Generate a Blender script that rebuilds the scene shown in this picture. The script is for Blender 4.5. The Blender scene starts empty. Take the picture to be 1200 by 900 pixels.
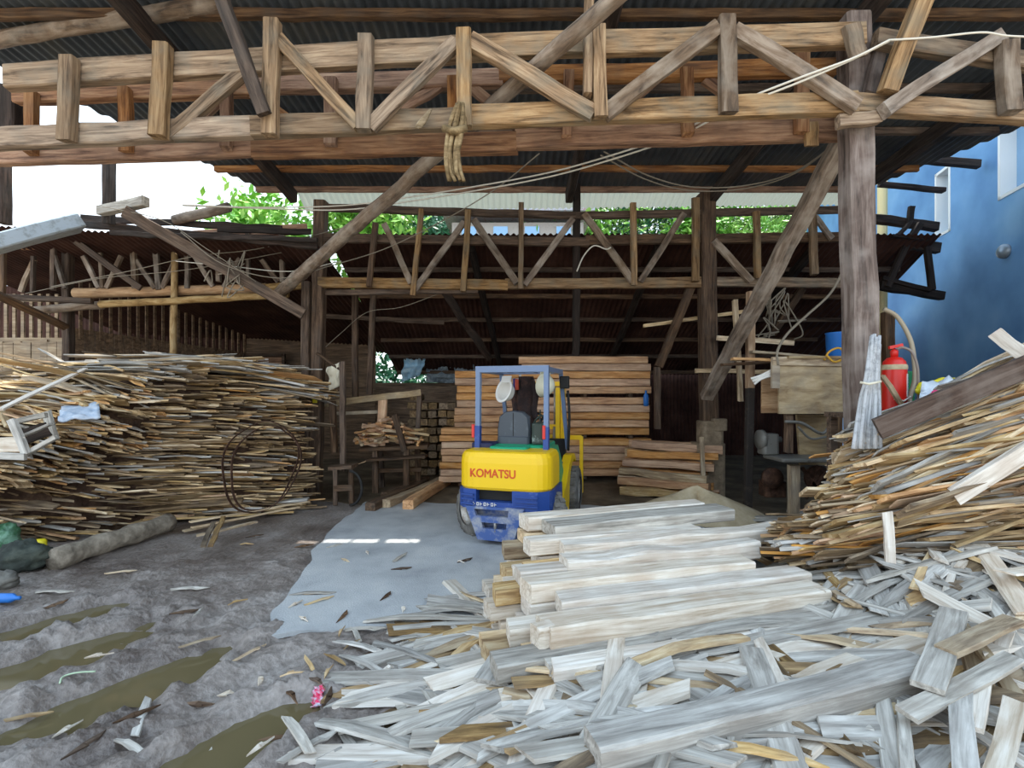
import bpy, bmesh, math, random
from mathutils import Vector, Matrix, noise
from mathutils.bvhtree import BVHTree

random.seed(11)
SC = bpy.context.scene
COL = SC.collection
F, HC, YH = 560.0, 1.7, 462.0          # focal length in pixels, eye height, horizon row of a 1200x900 frame
V = Vector
R = random.uniform


def P(px, py, Y):
    return V(((px - 600) * Y / F, Y, HC - (py - YH) * Y / F))


def srgb(h):
    h = h.lstrip('#')
    out = []
    for i in (0, 2, 4):
        c = int(h[i:i + 2], 16) / 255
        out.append(c / 12.92 if c <= .04045 else ((c + .055) / 1.055) ** 2.4)
    return tuple(out) + (1.0,)


# ------------------------------------------------------------------ materials
MATS = {}


def nmat(name):
    m = bpy.data.materials.new(name)
    m.use_nodes = True
    nt = m.node_tree
    b = nt.nodes['Principled BSDF']
    MATS[name] = m
    return m, nt, b


def N(nt, typ, **kw):
    n = nt.nodes.new(typ)
    for k, v in kw.items():
        setattr(n, k, v)
    return n


def ramp(nt, stops):
    r = N(nt, 'ShaderNodeValToRGB')
    e = r.color_ramp.elements
    e[0].position, e[0].color = stops[0]
    e[1].position, e[1].color = stops[-1]
    for p, c in stops[1:-1]:
        x = e.new(p)
        x.color = c
    return r


def wood(name, dark, mid, light, rough=.8, scale=(1.3, 16, 16), var=.35, stain=None, stain_amt=.5, bump=.35):
    """Sawn timber: grain runs along the object's own X axis, tone changes from piece to piece."""
    m, nt, b = nmat(name)
    L = nt.links.new
    tc = N(nt, 'ShaderNodeTexCoord')
    oi = N(nt, 'ShaderNodeObjectInfo')
    mp = N(nt, 'ShaderNodeMapping')
    off = N(nt, 'ShaderNodeVectorMath', operation='SCALE')
    off.inputs[0].default_value = (37, 19, 53)
    L(oi.outputs['Random'], off.inputs['Scale'])
    L(tc.outputs['Object'], mp.inputs['Vector'])
    L(off.outputs[0], mp.inputs['Location'])
    mp.inputs['Scale'].default_value = scale
    n1 = N(nt, 'ShaderNodeTexNoise')
    n1.inputs['Scale'].default_value = 1.6
    n1.inputs['Detail'].default_value = 7
    n1.inputs['Roughness'].default_value = .65
    n1.inputs['Distortion'].default_value = .5
    L(mp.outputs[0], n1.inputs['Vector'])
    cr = ramp(nt, [(.34, srgb(dark)), (.5, srgb(mid)), (.66, srgb(light))])
    L(n1.outputs['Fac'], cr.inputs[0])
    col = cr.outputs[0]
    ad = N(nt, 'ShaderNodeVectorMath', operation='ADD')
    L(tc.outputs['Object'], ad.inputs[0])
    L(off.outputs[0], ad.inputs[1])
    n2 = N(nt, 'ShaderNodeTexNoise')
    n2.inputs['Scale'].default_value = 4.5
    n2.inputs['Detail'].default_value = 4
    L(ad.outputs[0], n2.inputs['Vector'])
    if stain:
        r2 = ramp(nt, [(.45, (0, 0, 0, 1)), (.68, (stain_amt,) * 3 + (1,))])
        L(n2.outputs['Fac'], r2.inputs[0])
        mx = N(nt, 'ShaderNodeMixRGB')
        L(r2.outputs[0], mx.inputs['Fac'])
        L(col, mx.inputs[1])
        mx.inputs[2].default_value = srgb(stain)
        col = mx.outputs[0]
    hsv = N(nt, 'ShaderNodeHueSaturation')
    mr = N(nt, 'ShaderNodeMapRange')
    mr.inputs['To Min'].default_value = 1 - var
    mr.inputs['To Max'].default_value = 1 + var * .8
    L(oi.outputs['Random'], mr.inputs['Value'])
    L(mr.outputs[0], hsv.inputs['Value'])
    ms = N(nt, 'ShaderNodeMath', operation='MULTIPLY')
    ms.inputs[1].default_value = 17.3
    fr = N(nt, 'ShaderNodeMath', operation='FRACT')
    L(oi.outputs['Random'], ms.inputs[0])
    L(ms.outputs[0], fr.inputs[0])
    mr2 = N(nt, 'ShaderNodeMapRange')
    mr2.inputs['To Min'].default_value = .68
    mr2.inputs['To Max'].default_value = 1.06
    L(fr.outputs[0], mr2.inputs['Value'])
    L(mr2.outputs[0], hsv.inputs['Saturation'])
    L(col, hsv.inputs['Color'])
    L(hsv.outputs[0], b.inputs['Base Color'])
    b.inputs['Roughness'].default_value = rough
    b.inputs['Specular IOR Level'].default_value = .25
    bp = N(nt, 'ShaderNodeBump')
    bp.inputs['Strength'].default_value = bump
    bp.inputs['Distance'].default_value = .01
    L(n1.outputs['Fac'], bp.inputs['Height'])
    L(bp.outputs[0], b.inputs['Normal'])
    return m


def paint(name, col, rough=.45, wear=None, wear_at=.62, metal=0, scale=9, bump=.05, spec=.5):
    m, nt, b = nmat(name)
    L = nt.links.new
    tc = N(nt, 'ShaderNodeTexCoord')
    n1 = N(nt, 'ShaderNodeTexNoise')
    n1.inputs['Scale'].default_value = scale
    n1.inputs['Detail'].default_value = 6
    n1.inputs['Roughness'].default_value = .7
    L(tc.outputs['Object'], n1.inputs['Vector'])
    b.inputs['Base Color'].default_value = srgb(col)
    if wear:
        r = ramp(nt, [(wear_at - .06, srgb(col)), (wear_at + .08, srgb(wear))])
        L(n1.outputs['Fac'], r.inputs[0])
        L(r.outputs[0], b.inputs['Base Color'])
    b.inputs['Roughness'].default_value = rough
    b.inputs['Metallic'].default_value = metal
    b.inputs['Specular IOR Level'].default_value = spec
    if bump:
        bp = N(nt, 'ShaderNodeBump')
        bp.inputs['Strength'].default_value = bump * 4
        bp.inputs['Distance'].default_value = .01
        L(n1.outputs['Fac'], bp.inputs['Height'])
        L(bp.outputs[0], b.inputs['Normal'])
    return m


def blotch(name, cols, scale=3, rough=.9, bump=.4, bscale=40, spec=.2, coord='Object'):
    """Earth, plaster, rust: colours mixed by noise."""
    m, nt, b = nmat(name)
    L = nt.links.new
    tc = N(nt, 'ShaderNodeTexCoord')
    n1 = N(nt, 'ShaderNodeTexNoise')
    n1.inputs['Scale'].default_value = scale
    n1.inputs['Detail'].default_value = 9
    n1.inputs['Roughness'].default_value = .62
    L(tc.outputs[coord], n1.inputs['Vector'])
    k = len(cols)
    r = ramp(nt, [(.3 + .4 * i / (k - 1), srgb(c)) for i, c in enumerate(cols)])
    L(n1.outputs['Fac'], r.inputs[0])
    L(r.outputs[0], b.inputs['Base Color'])
    b.inputs['Roughness'].default_value = rough
    b.inputs['Specular IOR Level'].default_value = spec
    n2 = N(nt, 'ShaderNodeTexNoise')
    n2.inputs['Scale'].default_value = bscale
    n2.inputs['Detail'].default_value = 5
    L(tc.outputs[coord], n2.inputs['Vector'])
    bp = N(nt, 'ShaderNodeBump')
    bp.inputs['Strength'].default_value = bump
    bp.inputs['Distance'].default_value = .02
    L(n2.outputs['Fac'], bp.inputs['Height'])
    L(bp.outputs[0], b.inputs['Normal'])
    return m


W_FRONT = wood('weathered_truss_timber', '4a3722', '8a6b48', 'ab8d66', stain='7a715f', stain_amt=.55, var=.25)
W_RED = wood('reddish_truss_timber', '5a3822', '99683f', 'b78a5e', stain='6f5644', stain_amt=.45, var=.25)
W_POST = wood('grey_brown_post', '3c302a', '5f4d43', '7d6d63', scale=(1, 12, 12), stain='94887f', stain_amt=.5)
W_OLD = wood('old_brown_timber', '33261b', '5b4431', '7b6046', stain='594f46', stain_amt=.4)
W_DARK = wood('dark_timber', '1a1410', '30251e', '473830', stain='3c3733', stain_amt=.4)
W_POLE = wood('grey_pole', '4a3d32', '74604d', '938270', scale=(1.5, 9, 9), stain='b5ab9c', stain_amt=.35)
W_TIMBER = wood('fresh_sawn_timber', 'a06a3c', 'cf975c', 'e3b680', scale=(1.2, 12, 12), var=.14, stain='a57c58', stain_amt=.35)
W_PALE = wood('pale_weathered_timber', 'ab9a85', 'd2c6b5', 'e6dfd3', scale=(1.2, 20, 20), var=.12, stain='b8a088', stain_amt=.5, bump=.2)
W_PALEGREY = wood('silvered_board', '7d7870', 'aca69c', 'ccc7bd', scale=(1.3, 18, 18), var=.25, stain='8d8378', stain_amt=.5)
W_TAN = wood('tan_offcut', '8a6a42', 'c2a270', 'dfc99f', scale=(1.6, 14, 14), var=.4, stain='8f7a63', stain_amt=.4)
W_BROWN = wood('brown_offcut', '56432b', '866b47', 'ac9064', scale=(1.6, 14, 14), var=.4, stain='5f5245', stain_amt=.5)
W_ORANGE = wood('orange_offcut', '96662f', 'c4904f', 'deb27a', scale=(1.6, 14, 14), var=.3, stain='8d6a48', stain_amt=.4)
W_BAMBOO = wood('yellow_bamboo', '7d6038', 'ab8a58', 'c4a878', scale=(2.5, 9, 9), var=.15)
W_PLY = wood('weathered_plywood', '8d7556', 'b29a75', 'c8b391', scale=(1.5, 6, 6), var=.1, stain='857a6b', stain_amt=.5)
W_WALLB = wood('wall_board', '7b6750', 'ab9272', 'c9b595', scale=(1, 10, 10), var=.25, stain='8c8073', stain_amt=.5)
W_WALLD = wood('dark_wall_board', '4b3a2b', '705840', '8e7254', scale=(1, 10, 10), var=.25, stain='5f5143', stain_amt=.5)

TIN = blotch('weathered_corrugated_tin', ['30353b', '464c52', '585854'], scale=1.5, rough=.6, bump=.1, spec=.4)
TIN_RUST = blotch('rusted_corrugated_tin', ['2c1d19', '432c25', '573d33'], scale=1.5, rough=.85, bump=.2)
TIN_PALE = blotch('pale_corrugated_tin', ['b9bdb8', 'cfd3ce', 'dde0da'], scale=2, rough=.5, bump=.1, spec=.4)
MUD = None
STEEL = paint('dark_steel', '3a3836', .5, '5e4a3c', metal=.6, bump=.03)
RUST = blotch('rusty_steel', ['2e211b', '4a352a', '64493a'], scale=14, rough=.75, bump=.2)
GREYMET = paint('grey_machine_metal', '77756f', .55, '5b4a3c', metal=.3)
WHITE = paint('white_plastic', 'e8e6e0', .5, 'b9b4aa', wear_at=.66)
WIRE_W = paint('white_cable_sheath', 'd8d2c4', .6, bump=0)
WIRE_D = paint('grey_cable_sheath', '8a8070', .7, bump=0)
RUBBER = blotch('dusty_rubber', ['4a4845', '6b6863', '85817b'], scale=9, rough=.9, bump=.3)
RUBBER_D = paint('dark_rubber', '242322', .8, '4a4641')
F_YEL = paint('forklift_yellow', 'f0c416', .38, 'd9a90e', wear_at=.68, scale=5)
F_BLUE = paint('forklift_blue', '23458c', .42, '5f78b4', wear_at=.63, scale=7)
F_GUARD = paint('guard_blue_grey', '6b7f9f', .4, '8d9bb3', wear_at=.66)
F_DUST = paint('dusty_blue_plate', '46609a', .6, '9c9fa8', wear_at=.52, scale=5)
F_GREEN = paint('forklift_green', '1d9c72', .4, '4fb592', wear_at=.68)
F_SEAT = paint('grey_vinyl', '4b5159', .55, '5b626a')
F_RED = paint('tail_light_red', 'd2322d', .3, bump=0)
F_LETTER = paint('red_lettering', 'cf4a1a', .5, bump=0)
F_SILVER = paint('bare_metal', 'a9a6a0', .4, '7c6552', metal=.5)
BLACK = paint('matt_black', '161514', .7, '26231f')
RED_CYL = paint('extinguisher_red', 'd8261c', .35, 'b81f18', wear_at=.7)
GREEN_P = paint('green_plastic', '2f8a5c', .4, bump=0)
BLUE_P = paint('blue_plastic', '2a74c8', .4, bump=0)
YEL_P = paint('yellow_plastic', 'e6d62a', .45, bump=0)
PINK_P = paint('pink_plastic', 'd2336e', .45, bump=0)
CLOTH_W = paint('pale_cloth', 'd9d2bd', .9, 'b3a992')
CLOTH_D = paint('dark_cloth', '2c2222', .95, '4a332c', wear_at=.55)
RAG = wood('dusty_rag', '54462f', '806c4e', 'a08c6a', scale=(3, 10, 10), var=.1)
TARP_B = paint('pale_blue_tarp', '9cc4dc', .6, 'c4dbe6', wear_at=.55)
SACK = blotch('dark_sack', ['2a2c2a', '3b413c', '555a50'], scale=6, rough=.8, bump=.4)
ROCK = blotch('grey_rock', ['4c4b48', '6d6b65', '8a877f'], scale=6, rough=.9, bump=.5, bscale=18)
BARK = blotch('grey_bark', ['5d554b', '857b6d', 'a79c8c'], scale=8, rough=.95, bump=.8, bscale=20)
SAWDUST = blotch('sawdust', ['b39f80', 'c9b797', 'd8c8aa'], scale=6, rough=1, bump=.3, bscale=80)
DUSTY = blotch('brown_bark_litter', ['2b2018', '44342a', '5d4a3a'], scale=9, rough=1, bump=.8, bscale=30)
LEAF = paint('bright_leaf', '6fae3a', .5, 'a8d060', wear_at=.52, scale=1.2, bump=0)
LEAF_D = paint('dark_leaf', '2f6b45', .5, '4d8c5c', wear_at=.55, scale=1.2, bump=0)
BARK_T = blotch('tree_bark', ['3d3026', '5b4a3c', '6f5e4e'], scale=8, rough=.95, bump=.6)
CONC = blotch('grey_concrete', ['8e8f8d', 'a9aaa8', 'b9b9b5'], scale=3, rough=.9, bump=.25, bscale=60)
PLINTH = blotch('old_plinth_concrete', ['6f6252', '8d7d68', 'a6957e'], scale=7, rough=.95, bump=.5)


# ------------------------------------------------------------------ mesh building
class MB:
    def __init__(s):
        s.v, s.f, s.sm = [], [], []

    def add(s, vs, fs, smooth=False):
        o = len(s.v)
        s.v += [tuple(x) for x in vs]
        for f in fs:
            s.f.append(tuple(i + o for i in f))
            s.sm.append(smooth)

    def box(s, c, d, rz=0, M=None):
        hx, hy, hz = d[0] / 2, d[1] / 2, d[2] / 2
        vs = [V((x * hx, y * hy, z * hz)) for z in (-1, 1) for y in (-1, 1) for x in (-1, 1)]
        T = Matrix.Translation(V(c)) @ Matrix.Rotation(rz, 4, 'Z')
        if M:
            T = M @ T
        s.add([T @ v for v in vs], [(0, 2, 3, 1), (4, 5, 7, 6), (0, 1, 5, 4), (2, 6, 7, 3), (0, 4, 6, 2), (1, 3, 7, 5)])

    def rbox(s, c, d, r=.02, n=3, axis='Z', M=None):
        """Box with rounded corners in the plane normal to the axis and a small chamfer on its two ends."""
        ax = 'XYZ'.index(axis)
        a, b2 = [i for i in range(3) if i != ax]
        ha, hb, hh = d[a] / 2, d[b2] / 2, d[ax] / 2
        r = min(r, ha * .99, hb * .99)
        ch = min(r * .5, hh * .5, .012)

        def ring(ins, h):
            out = []
            for (sx, sy, a0) in ((1, 1, 0), (-1, 1, 90), (-1, -1, 180), (1, -1, 270)):
                for k in range(n + 1):
                    t = math.radians(a0 + 90 * k / n)
                    rr = r
                    p = [0, 0, 0]
                    p[a] = sx * (ha - r) + math.cos(t) * (rr - ins)
                    p[b2] = sy * (hb - r) + math.sin(t) * (rr - ins)
                    p[ax] = h
                    out.append(V(p) + V(c))
            return out
        rings = [ring(ch, -hh), ring(0, -hh + ch), ring(0, hh - ch), ring(ch, hh)]
        s.rings(rings, M)

    def rings(s, rings, M=None, cap=True, smooth=False, closed=True):
        k = len(rings[0])
        vs = [M @ V(p) if M else p for r in rings for p in r]
        fs = []
        for i in range(len(rings) - 1):
            for j in range(k if closed else k - 1):
                a, b2 = i * k + j, i * k + (j + 1) % k
                fs.append((a, b2, b2 + k, a + k))
        if cap:
            fs.append(tuple(range(k - 1, -1, -1)))
            fs.append(tuple((len(rings) - 1) * k + j for j in range(k)))
        s.add(vs, fs, smooth)

    def bar(s, p0, p1, w, h=None, up=(0, 0, 1)):
        h = h or w
        p0, p1 = V(p0), V(p1)
        d = (p1 - p0).normalized()
        u = V(up)
        if abs(d.dot(u)) > .95:
            u = V((0, -1, 0))
        y = u.cross(d).normalized()
        z = d.cross(y)
        rs = []
        for p in (p0, p1):
            rs.append([p + y * a * w / 2 + z * b2 * h / 2 for a, b2 in ((-1, -1), (1, -1), (1, 1), (-1, 1))])
        s.rings(rs)

    def tube(s, pts, r, seg=6, cap=True, smooth=True, closed=False):
        pts = [V(p) for p in pts]
        n = len(pts)
        rad = r if hasattr(r, '__len__') else [r] * n
        rings = []
        u = None
        for i in range(n):
            if closed:
                d = (pts[(i + 1) % n] - pts[i - 1]).normalized()
            else:
                d = (pts[min(i + 1, n - 1)] - pts[max(i - 1, 0)]).normalized()
            if u is None:
                u = d.orthogonal().normalized()
            u = (u - d * u.dot(d)).normalized()
            w = d.cross(u)
            rings.append([pts[i] + (u * math.cos(t) + w * math.sin(t)) * rad[i] for t in [2 * math.pi * k / seg for k in range(seg)]])
        if closed:
            rings.append(rings[0])
        s.rings(rings, cap=cap and not closed, smooth=smooth)

    def lathe(s, prof, seg=16, M=None, smooth=True, cap=True):
        """prof: (radius, height) pairs about local Z"""
        rings = [[V((r * math.cos(2 * math.pi * k / seg), r * math.sin(2 * math.pi * k / seg), z)) for k in range(seg)] for r, z in prof]
        s.rings(rings, M, cap=cap, smooth=smooth)

    def prism(s, poly, h0, h1, axis='Z', M=None):
        def mk(p, h):
            return {'Z': V((p[0], p[1], h)), 'Y': V((p[0], h, p[1])), 'X': V((h, p[0], p[1]))}[axis]
        s.rings([[mk(p, h0) for p in poly], [mk(p, h1) for p in poly]], M)

    def mesh(s, name, mat):
        me = bpy.data.meshes.new(name)
        me.from_pydata(s.v, [], s.f)
        if any(s.sm):
            me.polygons.foreach_set('use_smooth', s.sm)
        if mat:
            me.materials.append(mat)
        bm = bmesh.new()
        bm.from_mesh(me)
        bmesh.ops.recalc_face_normals(bm, faces=bm.faces)
        bm.to_mesh(me)
        bm.free()
        me.update()
        return me

    def build(s, name, mat, parent=None, M=None):
        return link(name, s.mesh(name, mat), parent, M)


WM = {}


def link(name, me, parent=None, M=None):
    """Link a mesh; M is its place in the world (or in the parent's space when M is None)."""
    o = bpy.data.objects.new(name, me)
    COL.objects.link(o)
    if parent is not None:
        o.parent = parent
        if M is not None:
            o.matrix_basis = WM[parent.name].inverted() @ M
            WM[o.name] = M
        else:
            WM[o.name] = WM[parent.name].copy()
    else:
        M = M or Matrix()
        o.matrix_basis = M
        WM[o.name] = M.copy()
    return o


def tag(o, label=None, cat=None, group=None, kind=None):
    if label:
        o['label'] = label
    if cat:
        o['category'] = cat
    if group:
        o['group'] = group
    if kind:
        o['kind'] = kind
    return o


def thing(name, loc, label, cat, rz=0, group=None, kind='thing'):
    o = bpy.data.objects.new(name, None)
    o.empty_display_size = .1
    COL.objects.link(o)
    M = Matrix.Translation(V(loc)) @ Matrix.Rotation(rz, 4, 'Z')
    o.matrix_basis = M
    WM[o.name] = M.copy()
    return tag(o, label, cat, group, kind)


def centred(me):
    """Shift a world-space mesh so that its object's origin can stand at its base; returns that matrix."""
    lo = V((min(v.co[i] for v in me.vertices) for i in range(3)))
    hi = V((max(v.co[i] for v in me.vertices) for i in range(3)))
    c = V(((lo.x + hi.x) / 2, (lo.y + hi.y) / 2, lo.z))
    me.transform(Matrix.Translation(-c))
    return Matrix.Translation(c)


def solo(mb, name, mat, label, cat, group=None, kind='thing'):
    me = mb.mesh(name, mat)
    o = link(name, me, None, centred(me))
    return tag(o, label, cat, group, kind)


def timber_mesh(L, w, h, seed=0, rough=.006, taper=1.0, bow=0.0, skew=.02):
    rnd = random.Random(seed)
    n = max(3, int(L / .28))
    c = min(w, h) * .1
    prof = [(-w / 2 + c, -h / 2), (w / 2 - c, -h / 2), (w / 2, -h / 2 + c), (w / 2, h / 2 - c), (w / 2 - c, h / 2), (-w / 2 + c, h / 2), (-w / 2, h / 2 - c), (-w / 2, -h / 2 + c)]
    mb = MB()
    rs = []
    sk0, sk1 = rnd.uniform(-skew, skew), rnd.uniform(-skew, skew)
    for i in range(n + 1):
        t = i / n
        k = 1 + (taper - 1) * t
        oy, oz = rnd.uniform(-rough, rough), rnd.uniform(-rough, rough) + bow * math.sin(math.pi * t)
        x = L * t
        ring = []
        for (y, z) in prof:
            xx = x + (sk0 * y / w if i == 0 else sk1 * y / w if i == n else 0)
            ring.append(V((xx, y * k + oy + rnd.uniform(-rough, rough) * .5, z * k + oz + rnd.uniform(-rough, rough) * .5)))
        rs.append(ring)
    mb.rings(rs)
    return mb


def pole_mesh(L, r0, r1, seed=0, rough=.008, seg=10, bow=0):
    rnd = random.Random(seed)
    n = max(4, int(L / .25))
    mb = MB()
    rs = []
    for i in range(n + 1):
        t = i / n
        r = r0 + (r1 - r0) * t
        oy, oz = rnd.uniform(-rough, rough), rnd.uniform(-rough, rough) + bow * math.sin(math.pi * t)
        rs.append([V((L * t, math.cos(a) * r * rnd.uniform(.95, 1.05) + oy, math.sin(a) * r * rnd.uniform(.95, 1.05) + oz)) for a in [2 * math.pi * k / seg for k in range(seg)]])
    mb.rings(rs, smooth=True)
    return mb


def along(p0, p1, up=None):
    p0, p1 = V(p0), V(p1)
    x = (p1 - p0).normalized()
    if up is not None:
        y = V(up).cross(x)
        if y.length < .05:
            y = V((0, 1, 0))
        y.normalize()
    else:
        y = V((0, 1, 0)) - x * x.y
        if y.length < .15:
            y = V((0, 0, 1)).cross(x)
        y.normalize()
    z = x.cross(y)
    M = Matrix((x, y, z)).transposed().to_4x4()
    M.translation = p0
    return M


SEED = [100]


def timber(name, p0, p1, w, h, mat, parent=None, up=None, **kw):
    """w: size along the piece's own Y (depth for wall-like frames, breadth when up=(0,0,1)); h: the other."""
    SEED[0] += 1
    L = (V(p1) - V(p0)).length
    me = timber_mesh(L, w, h, SEED[0], **kw).mesh(name, mat)
    return link(name, me, parent, along(p0, p1, up))


def pole(name, p0, p1, r0, r1, mat, parent=None, **kw):
    SEED[0] += 1
    L = (V(p1) - V(p0)).length
    return link(name, pole_mesh(L, r0, r1, SEED[0], **kw).mesh(name, mat), parent, along(p0, p1))


def smooth_path(pts, k=6):
    pts = [V(p) for p in pts]
    q = [pts[0] * 2 - pts[1]] + pts + [pts[-1] * 2 - pts[-2]]
    out = []
    for i in range(1, len(q) - 2):
        a, b2, c, d = q[i - 1:i + 3]
        for j in range(k):
            t = j / k
            out.append(.5 * ((2 * b2) + (c - a) * t + (2 * a - 5 * b2 + 4 * c - d) * t * t + (3 * b2 - a - 3 * c + d) * t ** 3))
    out.append(pts[-1])
    return out


def cable(name, pix, r, mat, label, cat='cable', group=None):
    mb = MB()
    mb.tube(smooth_path([P(*p) for p in pix]), r, 6)
    return solo(mb, name, mat, label, cat, group)


def ss(a, b2, x):
    t = max(0, min(1, (x - a) / (b2 - a)))
    return t * t * (3 - 2 * t)


ORD = ['first', 'second', 'third', 'fourth', 'fifth', 'sixth', 'seventh', 'eighth', 'ninth', 'tenth', 'eleventh', 'twelfth', 'thirteenth', 'fourteenth', 'fifteenth', 'sixteenth', 'seventeenth', 'eighteenth', 'nineteenth', 'twentieth']

# ------------------------------------------------------------------ camera, sky, sun
cd = bpy.data.cameras.new('camera')
cam = bpy.data.objects.new('camera', cd)
COL.objects.link(cam)
cam.location = (0, 0, HC)
cam.rotation_euler = (math.pi / 2, 0, 0)
cd.sensor_width = 36
cd.sensor_fit = 'HORIZONTAL'
cd.lens = F / 1200 * 36
cd.shift_y = (YH - 450) / 1200
cd.clip_start = .05
SC.camera = cam
SC.view_settings.view_transform = 'Standard'
SC.view_settings.look = 'None'
SC.view_settings.exposure = 1.2
SC.view_settings.gamma = 1
SC.view_settings.use_curve_mapping = False

wd = bpy.data.worlds.new('sky')
SC.world = wd
wd.use_nodes = True
nt = wd.node_tree
bg = nt.nodes['Background']
tc = N(nt, 'ShaderNodeTexCoord')
sx = N(nt, 'ShaderNodeSeparateXYZ')
nt.links.new(tc.outputs['Generated'], sx.inputs[0])
rp = ramp(nt, [(.0, (.90, .95, 1, 1)), (.35, (.76, .88, 1, 1)), (1, (.55, .76, 1, 1))])
nt.links.new(sx.outputs['Z'], rp.inputs[0])
nt.links.new(rp.outputs[0], bg.inputs['Color'])
bg.inputs['Strength'].default_value = 1.0

SUN = V((.2, .28, .94)).normalized()
sd = bpy.data.lights.new('sun', 'SUN')
sd.energy = 3.2
sd.angle = .01
sd.color = (1, .95, .86)
so = bpy.data.objects.new('sun', sd)
COL.objects.link(so)
so.rotation_euler = SUN.to_track_quat('Z', 'Y').to_euler()
so.location = (0, 0, 20)

# ------------------------------------------------------------------ ground
PUD = [((-2.22, 2.78), .62, .20, 'long brown puddle in the tyre rut nearest the middle of the mud'),
       ((-2.95, 3.08), .62, .24, 'brown puddle in the wheel rut beside the two rut ridges'),
       ((-3.45, 3.55), .5, .22, 'farthest brown puddle at the muddy edge of the yard'),
       ((-1.36, 2.36), .46, .2, 'wide shallow brown puddle nearest the camera beside wood chips')]
PD = V((.58, .81, 0)).normalized()
PN = V((PD.y, -PD.x, 0))


def pud_t(x, y, i):
    (cx, cy), a, b2, _ = PUD[i]
    dx, dy = x - cx, y - cy
    u, v = (dx * PD.x + dy * PD.y) / a, (dx * PN.x + dy * PN.y) / b2
    return u * u + v * v


PATCH_EDGE = [(-2.3, 7.5), (-2.25, 6.2), (-2.2, 5.35), (-2.02, 4.7), (-1.93, 4.2), (-1.88, 3.75), (-1.70, 3.34), (-1.35, 3.40), (-.95, 3.46), (-.5, 3.52), (-.12, 3.58), (.6, 3.62), (2.6, 3.8), (2.4, 6.6), (1.2, 7.3), (-.4, 7.2), (-1.4, 7.5)]


def patch_d(x, y):
    """rough inside measure of the pale ground patch: 1 inside, 0 outside"""
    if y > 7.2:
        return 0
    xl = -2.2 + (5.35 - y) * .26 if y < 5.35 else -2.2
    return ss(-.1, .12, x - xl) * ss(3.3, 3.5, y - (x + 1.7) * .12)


def gz(x, y):
    q = V((x, y, 0))
    m = 1 - patch_d(x, y)
    mud = ss(1.2, -.8, x) * ss(7.2, 5.4, y) * m
    z = .018 * noise.noise(q * 1.3) * (.25 + .75 * mud)
    z += mud * (.016 * noise.noise(q * 6.0) + .010 * noise.noise(q * 15) + .007 * abs(noise.noise(q * 31)))
    if -5 < x < .2 and y < 5.2:
        v = (x + 2.2) * PN.x + (y - 2.8) * PN.y + .06 * noise.noise(q * 3)
        u = (x + 2.2) * PD.x + (y - 2.8) * PD.y
        k = ss(1.5, .5, abs(v + .1)) * ss(1.6, .6, u) * mud
        z += k * (.024 * math.cos(v * 2 * math.pi / .36 + 1.2 * noise.noise(q * 2.2)) + .03 * noise.noise(q * 7) + .018 * noise.noise(q * 17))
        z += .016 * mud * ss(.5, -.6, x) * (.8 * noise.noise(q * 6 + V((3, 3, 3))) + .8 * noise.noise(q * 14) + .5 * abs(noise.noise(q * 33)))
        for i in range(4):
            t = pud_t(x, y, i) * (1 + .55 * noise.noise(q * 3.5 + V((0, 0, i)))) + .25 * noise.noise(q * 9)
            if t < 2.8:
                z -= .085 * ss(1.3, .3, t)
                z += .055 * ss(.8, 1.4, t) * ss(2.8, 1.6, t) * (.45 + .7 * noise.noise(q * 7) + .6 * noise.noise(q * 19) + .4 * noise.noise(q * 40))
    return z * (1 if y < 7.5 else .4) - .02 * patch_d(x, y)


def axis(segs):
    out = []
    for a, b2, st in segs:
        n = max(1, round((b2 - a) / st))
        out += [a + (b2 - a) * i / n for i in range(n)]
    return out + [segs[-1][1]]


gx = axis([(-9.5, -5, .12), (-5, .4, .03), (.4, 9, .15)])
gy = axis([(1.5, 5, .03), (5, 8, .07), (8, 14, .25)])
gm = MB()
gm.v = [(x, y, gz(x, y)) for y in gy for x in gx]
nx = len(gx)
gm.f = [(j * nx + i, j * nx + i + 1, (j + 1) * nx + i + 1, (j + 1) * nx + i) for j in range(len(gy) - 1) for i in range(nx - 1)]
gm.sm = [True] * len(gm.f)

MUD, nt, b = nmat('wet_mud')
L = nt.links.new
tc = N(nt, 'ShaderNodeTexCoord')
n1 = N(nt, 'ShaderNodeTexNoise')
n1.inputs['Scale'].default_value = .9
n1.inputs['Detail'].default_value = 9
n1.inputs['Roughness'].default_value = .6
L(tc.outputs['Object'], n1.inputs['Vector'])
r1 = ramp(nt, [(.36, srgb('635852')), (.5, srgb('877d76')), (.66, srgb('aaa29c'))])
L(n1.outputs['Fac'], r1.inputs[0])
n2 = N(nt, 'ShaderNodeTexNoise')
n2.inputs['Scale'].default_value = 26
n2.inputs['Detail'].default_value = 7
L(tc.outputs['Object'], n2.inputs['Vector'])
mx = N(nt, 'ShaderNodeMixRGB', blend_type='MULTIPLY')
mx.inputs['Fac'].default_value = .6
r2 = ramp(nt, [(.35, (.45, .42, .4, 1)), (.62, (1, 1, 1, 1))])
L(n2.outputs['Fac'], r2.inputs[0])
L(r1.outputs[0], mx.inputs[1])
L(r2.outputs[0], mx.inputs[2])
L(mx.outputs[0], b.inputs['Base Color'])
rr = ramp(nt, [(.4, (.3,) * 3 + (1,)), (.62, (.7,) * 3 + (1,))])
L(n1.outputs['Fac'], rr.inputs[0])
L(rr.outputs[0], b.inputs['Roughness'])
bp = N(nt, 'ShaderNodeBump')
bp.inputs['Strength'].default_value = .7
bp.inputs['Distance'].default_value = .03
L(n2.outputs['Fac'], bp.inputs['Height'])
L(bp.outputs[0], b.inputs['Normal'])
g = gm.build('floor_mud', MUD)
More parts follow.
